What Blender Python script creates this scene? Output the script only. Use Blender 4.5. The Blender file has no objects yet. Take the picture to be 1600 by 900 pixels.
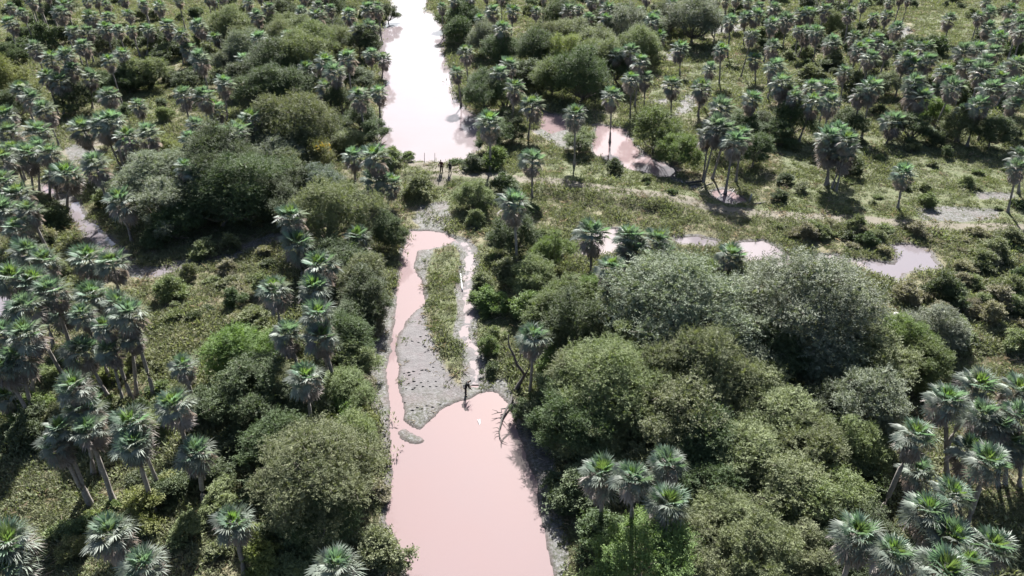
import bpy, math, random
import numpy as np
from mathutils import Vector, Matrix, Quaternion, Euler

SC = bpy.context.scene
COL = SC.collection
R = math.radians
rnd = random.Random(11)
NR = np.random.default_rng(5)

# ------------------------------------------------------------------ camera, sky, sun, exposure
CAM_H, PITCH, FPX = 40.0, 32.5, 1100.0           # metres, degrees below the horizon, focal length in 1600 px
cam = bpy.data.cameras.new('camera')
cam.sensor_width = 36.0
cam.lens = 36.0 * FPX / 1600.0
cam.clip_start, cam.clip_end = 0.5, 3000.0
cam_o = bpy.data.objects.new('camera', cam)
cam_o.location = (0, 0, CAM_H)
cam_o.rotation_euler = (R(90 - PITCH), 0, 0)
COL.objects.link(cam_o)
SC.camera = cam_o

SUN_EL, SUN_AZ = 42.0, 5.0                        # sun ahead of the camera, a little to the right
world = bpy.data.worlds.new('World')
SC.world = world
world.use_nodes = True
wn = world.node_tree
sky = wn.nodes.new('ShaderNodeTexSky')
sky.sky_type = 'NISHITA'
sky.sun_disc = False
sky.sun_elevation = R(SUN_EL)
sky.sun_rotation = R(SUN_AZ)
sky.air_density, sky.dust_density, sky.ozone_density = 1.0, 2.2, 1.0
wn.links.new(sky.outputs[0], wn.nodes['Background'].inputs[0])
wn.nodes['Background'].inputs[1].default_value = 0.05
sun = bpy.data.lights.new('sun', 'SUN')
sun.energy = 5.0
sun.angle = R(0.5)
sun.color = (1.0, 0.985, 0.955)
sun_o = bpy.data.objects.new('sun', sun)
sd_ = Vector((math.sin(R(SUN_AZ)) * math.cos(R(SUN_EL)), math.cos(R(SUN_AZ)) * math.cos(R(SUN_EL)), math.sin(R(SUN_EL))))
sun_o.rotation_euler = sd_.to_track_quat('Z', 'Y').to_euler()
sun_o.location = (0, 0, 120)
COL.objects.link(sun_o)
SC.view_settings.view_transform = 'Standard'
SC.view_settings.look = 'None'
SC.view_settings.exposure = 2.32
SC.view_settings.gamma = 1.0
SC.cycles.max_bounces = 6
SC.cycles.diffuse_bounces = 3
SC.cycles.glossy_bounces = 2
SC.cycles.transmission_bounces = 3

# ------------------------------------------------------------------ helpers
CT, ST = math.cos(R(PITCH)), math.sin(R(PITCH))
def ray(u, v):
    a, b = (u - 800) / FPX, (450 - v) / FPX
    return Vector((a, CT + b * ST, -ST + b * CT))
def at(u, v, z=0.0):
    """the place on the level z that the photograph shows at (u, v)"""
    d = ray(u, v)
    t = (z - CAM_H) / d.z
    return Vector((d.x * t, d.y * t, z))
def depth(p):
    return p[1] * CT + (CAM_H - p[2]) * ST
def to_px(p):
    D = depth(p)
    return 800 + FPX * p[0] / D, 450 - FPX * (p[1] * ST + (p[2] - CAM_H) * CT) / D

def tag(o, label=None, cat=None, group=None, kind=None):
    if label: o['label'] = label
    if cat: o['category'] = cat
    if group: o['group'] = group
    if kind: o['kind'] = kind
    return o
def empty(name, loc, rz=0.0, s=1.0):
    o = bpy.data.objects.new(name, None)
    o.empty_display_size = 0.3
    o.location = loc
    o.rotation_euler = (0, 0, rz)
    o.scale = (s, s, s) if not isinstance(s, tuple) else s
    COL.objects.link(o)
    return o
def obj(name, me, parent=None, mat=None):
    o = bpy.data.objects.new(name, me)
    COL.objects.link(o)
    if parent: o.parent = parent
    if mat:
        if not me.materials: me.materials.append(mat)
        if me.materials[0] != mat:
            o.material_slots[0].link = 'OBJECT'
            o.material_slots[0].material = mat
    return o
def mesh_np(name, V, F, mat=None, smooth=False, attrs=None):
    """mesh from arrays; F is (n,3) or (n,4)"""
    V = np.asarray(V, np.float32); F = np.asarray(F, np.int32)
    me = bpy.data.meshes.new(name)
    k = F.shape[1]
    me.vertices.add(len(V)); me.vertices.foreach_set('co', V.ravel())
    me.loops.add(F.size); me.loops.foreach_set('vertex_index', F.ravel())
    me.polygons.add(len(F))
    me.polygons.foreach_set('loop_start', np.arange(0, F.size, k, dtype=np.int32))
    if smooth: me.polygons.foreach_set('use_smooth', np.ones(len(F), bool))
    me.update(calc_edges=True)
    for nm, arr in (attrs or {}).items():
        if arr.ndim == 1:
            a = me.attributes.new(nm, 'FLOAT', 'POINT'); a.data.foreach_set('value', arr.astype(np.float32))
        else:
            a = me.attributes.new(nm, 'FLOAT_COLOR', 'POINT'); a.data.foreach_set('color', arr.astype(np.float32).ravel())
    if mat: me.materials.append(mat)
    return me

def _hash(ix, iy, s):
    n = (ix.astype(np.int64) * 374761393 + iy.astype(np.int64) * 668265263 + s * 974711) & 0xffffffff
    n = ((n ^ (n >> 13)) * 1274126177) & 0xffffffff
    return ((n ^ (n >> 16)) & 0xffff) / 65535.0
def vnoise(x, y, s=0):
    ix, iy = np.floor(x), np.floor(y)
    fx, fy = x - ix, y - iy
    fx, fy = fx * fx * (3 - 2 * fx), fy * fy * (3 - 2 * fy)
    a, b = _hash(ix, iy, s), _hash(ix + 1, iy, s)
    c, d = _hash(ix, iy + 1, s), _hash(ix + 1, iy + 1, s)
    return (a + (b - a) * fx) * (1 - fy) + (c + (d - c) * fx) * fy - 0.5
def fbm(x, y, s=0, o=3):
    r, a = 0, 1.0
    for i in range(o):
        r = r + a * vnoise(x * 2 ** i + 17.3 * i, y * 2 ** i - 9.1 * i, s + i); a *= 0.5
    return r
def sdist(X, Y, poly):
    """signed distance to a polygon, negative inside"""
    P = np.asarray(poly, float)
    best = np.full(X.shape, 1e9); ins = np.zeros(X.shape, bool)
    for i in range(len(P)):
        ax, ay = P[i]; bx, by = P[(i + 1) % len(P)]
        dx, dy = bx - ax, by - ay
        t = np.clip(((X - ax) * dx + (Y - ay) * dy) / (dx * dx + dy * dy + 1e-12), 0, 1)
        best = np.minimum(best, (X - ax - t * dx) ** 2 + (Y - ay - t * dy) ** 2)
        cr = ((ay > Y) != (by > Y))
        with np.errstate(divide='ignore', invalid='ignore'):
            ins ^= cr & (X < (bx - ax) * (Y - ay) / (by - ay + 1e-12) + ax)
    d = np.sqrt(best)
    return np.where(ins, -d, d)
def pdist(X, Y, line):
    P = np.asarray(line, float); best = np.full(X.shape, 1e9)
    for i in range(len(P) - 1):
        ax, ay = P[i]; bx, by = P[i + 1]; dx, dy = bx - ax, by - ay
        t = np.clip(((X - ax) * dx + (Y - ay) * dy) / (dx * dx + dy * dy + 1e-12), 0, 1)
        best = np.minimum(best, (X - ax - t * dx) ** 2 + (Y - ay - t * dy) ** 2)
    return np.sqrt(best)
def gp(pts):
    return [tuple(at(u, v).xy) for u, v in pts]
def sstep(a, b, x):
    t = np.clip((x - a) / (b - a), 0, 1)
    return t * t * (3 - 2 * t)

# ------------------------------------------------------------------ materials
class N:
    def __init__(s, name):
        s.m = bpy.data.materials.new(name); s.m.use_nodes = True
        s.t = s.m.node_tree; s.t.nodes.clear()
        s.out = s.new('ShaderNodeOutputMaterial')
    def new(s, typ, **kw):
        n = s.t.nodes.new(typ)
        for k, v in kw.items(): setattr(n, k, v)
        return n
    def put(s, n, **kw):
        for k, v in kw.items():
            k = k.replace('_', ' ')
            if hasattr(v, 'is_linked') or hasattr(v, 'links'): s.t.links.new(v, n.inputs[k])
            else: n.inputs[k].default_value = v
        return n
    def link(s, a, b): s.t.links.new(a, b)
    def noise(s, scale, detail=3, vec=None, rough=0.55):
        n = s.new('ShaderNodeTexNoise'); n.inputs['Scale'].default_value = scale
        n.inputs['Detail'].default_value = detail; n.inputs['Roughness'].default_value = rough
        if vec is not None: s.link(vec, n.inputs['Vector'])
        return n.outputs['Fac']
    def ramp(s, fac, stops):
        r = s.new('ShaderNodeValToRGB'); e = r.color_ramp.elements
        while len(e) < len(stops): e.new(0.5)
        for x, (p, c) in zip(e, stops): x.position = p; x.color = (*c, 1)
        s.link(fac, r.inputs[0]); return r.outputs[0]
    def mix(s, fac, a, b, mode='MIX'):
        m = s.new('ShaderNodeMix', data_type='RGBA', blend_type=mode)
        for i, v in ((0, fac), (6, a), (7, b)):
            if hasattr(v, 'links'): s.link(v, m.inputs[i])
            else: m.inputs[i].default_value = v if i == 0 else (*v, 1)
        return m.outputs[2]
    def math(s, op, a, b=0.0, c=0.0):
        m = s.new('ShaderNodeMath', operation=op)
        for i, v in enumerate((a, b, c)):
            if hasattr(v, 'links'): s.link(v, m.inputs[i])
            else: m.inputs[i].default_value = v
        return m.outputs[0]

def leaf_mat(name, c1, c2, trans=0.35, tcol=None, rough=0.5, spec=0.4, var=0.22, attr=None, obj_var=0.3):
    n = N(name)
    oi = n.new('ShaderNodeObjectInfo').outputs['Random']
    if attr: rn = n.new('ShaderNodeAttribute', attribute_name=attr).outputs['Fac']
    else: rn = n.new('ShaderNodeNewGeometry').outputs['Random Per Island']
    pos = n.new('ShaderNodeNewGeometry').outputs['Position']
    patch = n.noise(0.7, 3, pos)
    f = n.math('ADD', n.math('MULTIPLY', rn, 0.42), n.math('MULTIPLY_ADD', patch, 1.3, -0.36))
    col = n.mix(f, c1, c2)
    b = n.math('ADD', n.math('MULTIPLY_ADD', oi, obj_var, 1 - obj_var / 2), n.math('MULTIPLY_ADD', rn, var, -var / 2))
    hsv = n.new('ShaderNodeHueSaturation')
    n.put(hsv, Color=col, Value=b, Hue=n.math('MULTIPLY_ADD', oi, 0.03, 0.485), Saturation=n.math('MULTIPLY_ADD', oi, 0.2, 0.9))
    bs = n.new('ShaderNodeBsdfPrincipled')
    n.put(bs, Base_Color=hsv.outputs[0], Roughness=rough, Specular_IOR_Level=spec)
    tr = n.new('ShaderNodeBsdfTranslucent')
    tc = n.mix(1.0, hsv.outputs[0], tcol or (1.25, 1.35, 0.7), 'MULTIPLY')
    n.link(tc, tr.inputs[0])
    ms = n.new('ShaderNodeMixShader'); ms.inputs[0].default_value = trans
    n.link(bs.outputs[0], ms.inputs[1]); n.link(tr.outputs[0], ms.inputs[2])
    n.link(ms.outputs[0], n.out.inputs[0])
    return n.m
def plain_mat(name, c1, c2, scale=4.0, rough=0.8, spec=0.3, bump=0.0, stretch=None):
    n = N(name)
    tc = n.new('ShaderNodeTexCoord').outputs['Object']
    if stretch:
        mp = n.new('ShaderNodeMapping'); mp.inputs['Scale'].default_value = stretch
        n.link(tc, mp.inputs[0]); tc = mp.outputs[0]
    f = n.noise(scale, 4, tc)
    oi = n.new('ShaderNodeObjectInfo').outputs['Random']
    hsv = n.new('ShaderNodeHueSaturation')
    n.put(hsv, Color=n.ramp(f, [(0.3, c1), (0.7, c2)]), Value=n.math('MULTIPLY_ADD', oi, 0.35, 0.83))
    bs = n.new('ShaderNodeBsdfPrincipled')
    n.put(bs, Base_Color=hsv.outputs[0], Roughness=rough, Specular_IOR_Level=spec)
    if bump:
        bp = n.new('ShaderNodeBump'); n.put(bp, Height=f, Strength=bump, Distance=0.05); n.link(bp.outputs[0], bs.inputs['Normal'])
    n.link(bs.outputs[0], n.out.inputs[0])
    return n.m

M = {}
M['young'] = leaf_mat('young_frond_leaf', (0.072, 0.118, 0.045), (0.115, 0.158, 0.055), 0.36, rough=0.5, spec=0.35)
M['green'] = leaf_mat('green_frond_leaf', (0.088, 0.130, 0.094), (0.138, 0.180, 0.132), 0.33, (1.1, 1.3, .8), rough=0.55, spec=0.2)
M['waxy'] = leaf_mat('grey_green_frond_leaf', (0.118, 0.138, 0.115), (0.195, 0.212, 0.178), 0.33, (1.1, 1.15, .9), rough=0.55, spec=0.2)
M['dead'] = leaf_mat('dead_frond_leaf', (0.125, 0.108, 0.097), (0.28, 0.25, 0.225), 0.34, (1.1, 1.0, .9), rough=0.6, spec=0.25)
M['trunk'] = plain_mat('palm_bark', (0.10, 0.088, 0.078), (0.19, 0.17, 0.155), 6, 0.85, stretch=(1, 1, 6))
M['bark'] = plain_mat('tree_bark', (0.07, 0.06, 0.05), (0.15, 0.13, 0.11), 5, 0.9)
M['deadwood'] = plain_mat('dead_wood', (0.030, 0.027, 0.025), (0.070, 0.062, 0.056), 5, 0.85)
M['palewood'] = plain_mat('bleached_wood', (0.13, 0.125, 0.12), (0.24, 0.23, 0.22), 5, 0.8)
T = {  # tree foliage colours
 'grey':   leaf_mat('grey_green_foliage', (0.083, 0.097, 0.071), (0.150, 0.163, 0.116), 0.22, rough=.65, spec=.2),
 'olive':  leaf_mat('olive_foliage', (0.076, 0.092, 0.047), (0.143, 0.157, 0.078), 0.25, rough=.65, spec=.2),
 'dark':   leaf_mat('dark_green_foliage', (0.038, 0.053, 0.028), (0.075, 0.094, 0.045), 0.24, rough=.65, spec=.2),
 'bright': leaf_mat('bright_green_foliage', (0.067, 0.098, 0.037), (0.118, 0.151, 0.057), 0.3, rough=.65, spec=.2),
 'yellow': leaf_mat('yellow_green_foliage', (0.088, 0.105, 0.039), (0.155, 0.163, 0.063), 0.3, rough=.65, spec=.2),
 'blue':   leaf_mat('blue_grey_foliage', (0.079, 0.098, 0.084), (0.138, 0.160, 0.135), 0.22, rough=.65, spec=.2),
 'brown':  leaf_mat('brown_olive_foliage', (0.108, 0.101, 0.068), (0.186, 0.172, 0.116), 0.25, rough=.65, spec=.2),
 'flower': leaf_mat('yellow_flower_petals', (0.22, 0.17, 0.01), (0.32, 0.25, 0.02), 0.35, (1.2, 1.0, .5)),
}
M['grass'] = leaf_mat('grass_blades', (0.072, 0.088, 0.042), (0.128, 0.134, 0.074), 0.3, obj_var=.3, rough=.7, spec=.15)
M['herb'] = leaf_mat('herb_leaves', (0.070, 0.084, 0.044), (0.158, 0.158, 0.096), 0.3, obj_var=.6, rough=.7, spec=.15)
M['litter'] = leaf_mat('dry_stems', (0.13, 0.11, 0.08), (0.24, 0.205, 0.155), 0.3, (1.1, 1, .8), obj_var=.3)

def ground_mat():
    n = N('ground_soil')
    pos = n.new('ShaderNodeNewGeometry').outputs['Position']
    at_ = n.new('ShaderNodeAttribute', attribute_name='mask')
    sep = n.new('ShaderNodeSeparateColor'); n.link(at_.outputs['Color'], sep.inputs[0])
    mud, grass, track = sep.outputs
    big, mid, fine = n.noise(0.12, 3, pos), n.noise(0.9, 4, pos), n.noise(5.0, 5, pos, 0.65)
    under = n.mix(n.ramp(mid, [(0.35, (0, 0, 0)), (0.65, (1, 1, 1))]), (0.050, 0.048, 0.030), (0.11, 0.098, 0.066))
    under = n.mix(n.math('MULTIPLY', fine, 0.5), under, (0.15, 0.14, 0.08))
    gr = n.mix(n.ramp(mid, [(0.3, (0, 0, 0)), (0.7, (1, 1, 1))]), (0.062, 0.072, 0.036), (0.104, 0.102, 0.062))
    gr = n.mix(n.ramp(fine, [(0.45, (0, 0, 0)), (0.62, (1, 1, 1))]), gr, (0.046, 0.055, 0.026))
    md = n.ramp(n.noise(13.0, 4, pos, .7), [(0.25, (0.056, 0.052, 0.051)), (0.5, (0.090, 0.084, 0.084)), (0.75, (0.122, 0.115, 0.115))])
    bar = n.new('ShaderNodeAttribute', attribute_name='bar').outputs['Fac']
    spk = n.noise(4.2, 6, pos, .75)
    weedy = n.ramp(spk, [(0.34, (0.030, 0.034, 0.020)), (0.46, (0.054, 0.054, 0.044)), (0.55, (0.092, 0.089, 0.086)), (0.70, (0.145, 0.142, 0.142))])
    md = n.mix(bar, weedy, md)
    md = n.mix(n.ramp(n.noise(0.5, 3, pos), [(0.45, (0, 0, 0)), (0.8, (.7, .7, .7))]), md, (0.100, 0.080, 0.081))
    tk = n.mix(mid, (0.080, 0.070, 0.054), (0.125, 0.112, 0.090))
    jit = n.math('MULTIPLY_ADD', fine, 0.8, -0.4)
    def m(x): return n.ramp(n.math('ADD', x, jit), [(0.35, (0, 0, 0)), (0.65, (1, 1, 1))])
    c = n.mix(m(grass), under, gr)
    c = n.mix(m(track), c, tk)
    mm = m(mud)
    c = n.mix(mm, c, md)
    margin = n.new('ShaderNodeAttribute', attribute_name='wet').outputs['Fac']
    c = n.mix(n.math('MULTIPLY', margin, .75), c, (0.050, 0.040, 0.037))
    bs = n.new('ShaderNodeBsdfPrincipled')
    wet = n.ramp(n.noise(1.6, 3, pos), [(0.45, (0, 0, 0)), (0.6, (1, 1, 1))])
    rg = n.math('SUBTRACT', 0.95, n.math('MULTIPLY', n.math('MULTIPLY', mm, wet), 0.2))
    n.put(bs, Base_Color=c, Roughness=rg, Specular_IOR_Level=0.12)
    bp = n.new('ShaderNodeBump'); n.put(bp, Height=fine, Strength=0.6, Distance=0.12); n.link(bp.outputs[0], bs.inputs['Normal'])
    n.link(bs.outputs[0], n.out.inputs[0])
    return n.m
def water_mat(name, ca, cb):
    n = N(name)
    pos = n.new('ShaderNodeNewGeometry').outputs['Position']
    f = n.noise(0.10, 3, pos)
    c = n.mix(n.ramp(f, [(0.3, (0, 0, 0)), (0.7, (1, 1, 1))]), ca, cb)
    bs = n.new('ShaderNodeBsdfPrincipled')
    n.put(bs, Base_Color=c, Roughness=0.035, IOR=1.33, Specular_IOR_Level=0.5)
    bp = n.new('ShaderNodeBump'); n.put(bp, Height=n.noise(2.2, 3, pos), Strength=0.05, Distance=0.05); n.link(bp.outputs[0], bs.inputs['Normal'])
    n.link(bs.outputs[0], n.out.inputs[0])
    return n.m
M['ground'], M['water'] = ground_mat(), water_mat('muddy_pink_water', (0.136, 0.099, 0.098), (0.132, 0.100, 0.101))
M['pale_water'] = water_mat('sky_paled_water', (0.128, 0.106, 0.108), (0.134, 0.116, 0.120))  # sky reflection painted in as a paler base colour
M['grey_water'] = water_mat('sky_greyed_water', (0.105, 0.092, 0.098), (0.108, 0.096, 0.101))  # pink greyed in the colour to stand for reflected sky

# ------------------------------------------------------------------ the lie of the land (photo outlines laid on the ground)
WATER = {
 'river': [(560, -40), (680, -40), (668, -10), (664, 18), (682, 24), (696, 55), (692, 80), (702, 103), (704, 132), (720, 165), (748, 186), (742, 215), (748, 232), (727, 249), (700, 254), (660, 253), (630, 251), (622, 242), (600, 238), (592, 212), (597, 185), (600, 155), (602, 125), (595, 118), (590, 80), (592, 62), (597, 45), (606, 32), (612, 8), (600, -20)],
 'pool': [(640, 361), (662, 359), (696, 364), (706, 372), (700, 381), (675, 389), (651, 391), (648, 415), (661, 440), (664, 452), (661, 477), (650, 483), (633, 507), (625, 522), (622, 550), (623, 600), (627, 630), (633, 657), (646, 668), (658, 673), (672, 657), (684, 644), (696, 636), (708, 630), (720, 624), (735, 620), (748, 614), (762, 612), (777, 615), (788, 624), (796, 631), (806, 660), (818, 690), (828, 725), (838, 757), (848, 812), (856, 855), (866, 900), (880, 960), (640, 960), (634, 890), (624, 850), (604, 815), (605, 775), (612, 735), (607, 705), (609, 675), (607, 612), (606, 562), (610, 525), (617, 487), (621, 450), (624, 420), (630, 395), (635, 373)],
 'side_channel': [(932, 195), (975, 201), (990, 225), (1005, 240), (1028, 252), (1062, 266), (1054, 277), (1025, 275), (1003, 268), (975, 263), (950, 249), (931, 244), (925, 222)],
 'channel_pond': [(845, 174), (890, 183), (895, 193), (882, 203), (862, 208), (842, 199)],
 'shaded_puddle': [(1112, 299), (1128, 295), (1146, 299), (1164, 311), (1150, 319), (1131, 316), (1117, 308)],
 'field_pool': [(1150, 380), (1190, 375), (1212, 387), (1236, 399), (1260, 403), (1280, 398), (1300, 398), (1336, 406), (1336, 414), (1304, 415), (1280, 420), (1255, 418), (1200, 413), (1160, 410)],
 'forked_pool': [(1334, 407), (1358, 406), (1400, 415), (1406, 398), (1396, 384), (1425, 381), (1452, 394), (1464, 418), (1440, 421), (1411, 426), (1409, 440), (1398, 448), (1375, 431), (1345, 419)],
 'ditch_pool': [(935, 360), (978, 357), (972, 378), (952, 396), (925, 402), (903, 397)],
 'ditch_water': [(1055, 369), (1090, 370), (1125, 376), (1120, 384), (1080, 381), (1055, 378)],
 'creek': [(109, 317), (121, 311), (127, 332), (140, 346), (155, 353), (166, 364), (177, 381), (166, 389), (149, 383), (137, 371), (122, 354), (111, 340)],
 'creek_bend': [(232, 428), (255, 418), (280, 414), (282, 419), (255, 429), (236, 434)],
 'left_pond': [(-20, 480), (6, 455), (28, 449), (30, 468), (16, 485), (-20, 505)],
 'palm_pond': [(64, 284), (80, 287), (88, 303), (72, 303)],
}
WATER_P = {k: gp(v) for k, v in WATER.items()}
ISLET = gp([(626, 675), (632, 673), (645, 680), (657, 685), (658, 689), (650, 691), (640, 687), (629, 681)])
MUD_POLY = [gp(p) for p in (
 [(650, 482), (663, 485), (672, 515), (684, 545), (696, 575), (712, 600), (740, 618), (700, 634), (668, 660), (640, 668), (624, 630), (620, 550), (625, 520)],
 [(648, 388), (680, 386), (668, 420), (664, 450), (650, 430)],
 [(590, 470), (618, 470), (608, 560), (606, 690), (604, 720), (582, 640), (578, 560)],
 [(655, 322), (700, 320), (706, 345), (690, 362), (660, 360), (645, 345)],
 [(740, 600), (790, 590), (812, 640), (790, 626), (760, 611), (742, 614)],
 [(1425, 330), (1470, 322), (1560, 330), (1560, 345), (1500, 348), (1440, 345)],
 [(1520, 302), (1580, 302), (1590, 315), (1530, 314)],
 [(1036, 84), (1056, 88), (1062, 102), (1046, 98)], [(1068, 150), (1100, 150), (1082, 176), (1052, 184)], [(1010, 158), (1046, 155), (1040, 165), (1012, 166)],
 [(100, 228), (130, 226), (165, 238), (130, 258), (108, 252)], [(828, 205), (900, 200), (925, 230), (880, 235)],
 [(1030, 272), (1080, 285), (1105, 300), (1075, 295)], [(822, 720), (860, 690), (872, 740), (880, 800), (895, 900), (868, 905), (850, 815), (838, 757)],
 [(820, 660), (850, 650), (860, 690), (832, 728)], [(1100, 42), (1160, 40), (1165, 52), (1105, 55)], [(1395, 52), (1420, 40), (1425, 52), (1405, 66)],
)]
PUDDLE_LINES = [gp(p) for p in (
 [(700, 374), (722, 380), (735, 396), (733, 420), (730, 440), (727, 455), (731, 472), (733, 490), (728, 510), (726, 528), (738, 545), (742, 565), (741, 600)],
 [(660, 345), (680, 325), (690, 320)])]
SAND_LINES = [gp(p) for p in ([(282, 417), (320, 408), (370, 396), (432, 372)], [(232, 428), (200, 420), (172, 388)], [(70, 300), (112, 318)])]
TRACK_LINES = [gp(p) for p in (
 [(640, 262), (700, 275), (780, 285), (860, 292), (950, 305), (1050, 320), (1200, 336), (1300, 342), (1400, 351), (1500, 356), (1650, 362)],
 [(380, 172), (440, 170), (500, 160), (540, 132)], [(100, 240), (140, 228), (240, 205)])]
GRASS_POLY = [gp(p) for p in (
 [(850, 245), (930, 245), (1020, 280), (1120, 315), (1230, 320), (1215, 225), (1300, 205), (1620, 190), (1620, 375), (1200, 342), (1050, 328), (860, 300)],
 [(225, 135), (262, 130), (275, 165), (245, 225), (222, 215)], [(1060, 100), (1140, 90), (1190, 130), (1120, 185), (1040, 190), (1010, 150)],
 [(330, 205), (400, 168), (500, 165), (470, 190), (350, 215)], [(620, 256), (760, 258), (860, 290), (840, 320), (700, 330), (640, 300)],
 [(1420, 30), (1500, 5), (1600, 0), (1600, 60), (1440, 70)], [(0, 30), (90, 0), (150, 10), (110, 60), (40, 90), (0, 120)],
 [(668, 395), (725, 395), (722, 470), (722, 580), (700, 570), (680, 520), (668, 450)], [(745, 385), (800, 370), (810, 480), (790, 590), (745, 600)],
)]

ALLW = list(WATER_P.values())
def land(X, Y):
    """height and colour masks of the ground at arrays X, Y"""
    sw = np.full(X.shape, 1e9)
    for p in ALLW: sw = np.minimum(sw, sdist(X, Y, p))
    si = sdist(X, Y, ISLET); sw = np.maximum(sw, -si + 0.15)
    wob = 0.5 * fbm(X * 0.55, Y * 0.55, 3)
    sw = sw + wob * sstep(0, 60, Y) * 0.9
    mud = np.zeros(X.shape)
    for p in MUD_POLY: mud = np.maximum(mud, sstep(0.9, -0.9, sdist(X, Y, p)))
    mud = np.maximum(mud, sstep(0.3, -0.1, si))
    mud = np.maximum(mud, 0.85 * sstep(0.9, 0.1, sw))
    pud = np.zeros(X.shape)
    for l in PUDDLE_LINES: pud = np.maximum(pud, sstep(1.1, 0.3, pdist(X, Y, l) + .5 * vnoise(X * .9, Y * .9, 77)))
    for l in SAND_LINES: mud = np.maximum(mud, sstep(1.7, 0.9, pdist(X, Y, l)))
    for l in PUDDLE_LINES: mud = np.maximum(mud, sstep(1.5, .8, pdist(X, Y, l)))
    mud = np.maximum(mud, pud)
    grass = np.zeros(X.shape)
    people_ = gp([(690, 268), (703, 270), (689, 285)])
    for p in GRASS_POLY: grass = np.maximum(grass, sstep(1.5, -1.5, sdist(X, Y, p)))
    track = np.zeros(X.shape)
    for q in people_: track = np.maximum(track, .75 * sstep(2.2, 1.2, np.hypot(X - q[0], Y - q[1])))
    for l in TRACK_LINES: track = np.maximum(track, .82 * sstep(1.8, 0.7, pdist(X, Y, l)))
    z = 0.16 + 0.30 * fbm(X * 0.13, Y * 0.13, 7) * sstep(0.5, 4, sw) + 0.10 * fbm(X * 0.8, Y * 0.8, 9) * sstep(0.2, 1.5, sw)
    dam = pdist(X, Y, gp([(560, 268), (690, 272), (860, 292), (1050, 318)]))
    z = z + 0.7 * sstep(5.0, 1.5, dam) * sstep(0.3, 2.5, sw)
    bank = -0.05 + np.clip(sw, 0, 2) * 0.22
    z = np.where(sw < 1.4, np.minimum(np.maximum(z, bank * 0 + 0.02), bank + 0.02), np.maximum(z, 0.05))
    rough = 0.07 * fbm(X * 1.3, Y * 1.3, 21) + 0.045 * fbm(X * 4.3, Y * 4.3, 31, 2)
    zm = 0.02 + rough * 0.55 + 0.05 * np.clip(sw, 0, 1)
    z = np.where(sw > 0, z * (1 - mud) + zm * mud, z)
    z = np.where(pud > 0, z * (1 - pud) + (-0.055 + rough * 1.1) * pud, z)
    z = np.where(sw <= 0, -0.05 + np.maximum(sw * 0.35, -0.7), z)
    return z, sw, mud, grass, track, pud
def height(x, y):
    return float(land(np.array([x]), np.array([y]))[0][0])

def build_ground():
    def axis(lo, hi, fine, grow, far):
        a = [0.0]
        while a[-1] < hi: a.append(a[-1] + (fine if a[-1] < far else fine + (a[-1] - far) * grow))
        return np.array(a)
    ax = axis(0, 420, 0.2, 0.009, 11)
    xs = np.concatenate([-ax[:0:-1], ax])
    yy = [24.0]
    while yy[-1] < 700:
        d = yy[-1]; yy.append(d + (0.2 if d < 62 else 0.2 + (d - 62) * 0.006))
    ys = np.concatenate([[-160, -80, -40, -10, 8, 16, 20], np.array(yy)])
    X, Y = np.meshgrid(xs, ys)
    z, sw, mud, grass, track, pud = land(X.ravel(), Y.ravel())
    V = np.column_stack([X.ravel(), Y.ravel(), z])
    nx, ny = len(xs), len(ys)
    i = (np.arange(ny - 1)[:, None] * nx + np.arange(nx - 1)[None, :]).ravel()
    F = np.column_stack([i, i + 1, i + nx + 1, i + nx])
    msk = np.column_stack([mud, grass, track, np.ones(len(mud))])
    gx, gy = X.ravel(), Y.ravel()
    bar = np.maximum(sstep(.5, -.7, sdist(gx, gy, MUD_POLY[0])) * sstep(at(0, 640).y, at(0, 590).y, gy), sstep(.6, .2, pdist(gx, gy, PUDDLE_LINES[0])))
    me = mesh_np('ground', V, F, M['ground'], True, {'mask': msk, 'bar': bar, 'wet': sstep(.30, .02, sw + .12 * fbm(gx * 3.1, gy * 3.1, 91)) * (mud > .2)})
    g = obj('ground', me)
    tag(g, 'flat marshy ground with olive turf, bare soil and wet grey mud', 'ground', kind='structure')
    print('ground verts', len(V))
build_ground()

WLAB = {'puddle_strip': ('string of shallow whitish puddles right of the grassy strip', 'puddle'),
 'river': ('wide pale pink river running away beyond the earth dam', 'river'),
 'pool': ('long muddy pink pool in the foreground channel', 'pool'),
 'side_channel': ('pink side channel slanting right behind the grass bank', 'channel'),
 'channel_pond': ('small pink pond right of the river behind two palms', 'pond'),
 'shaded_puddle': ('dark shaded puddle with driftwood below the palms', 'puddle'),
 'field_pool': ('narrow pinkish pool along the tussock field edge', 'pool'),
 'forked_pool': ('pale forked pool at the far right of the marsh', 'pool'),
 'ditch_pool': ('pale ditch pool behind the slender palm by the thicket', 'pool'),
 'ditch_water': ('strip of ditch water behind reeds', 'water'),
 'creek': ('blue-white creek bend on the left under dark trees', 'creek'),
 'creek_bend': ('shaded end of the left creek below dark trees', 'creek'),
 'left_pond': ('grey pond at the left edge beside palms', 'pond'),
 'palm_pond': ('small pink pond between palm trunks at left', 'pond')}
WATER_P['puddle_strip'] = list(map(tuple, np.vstack([np.array(PUDDLE_LINES[0]) + (1.6, 0), np.array(PUDDLE_LINES[0])[::-1] - (1.6, 0)])))
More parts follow.
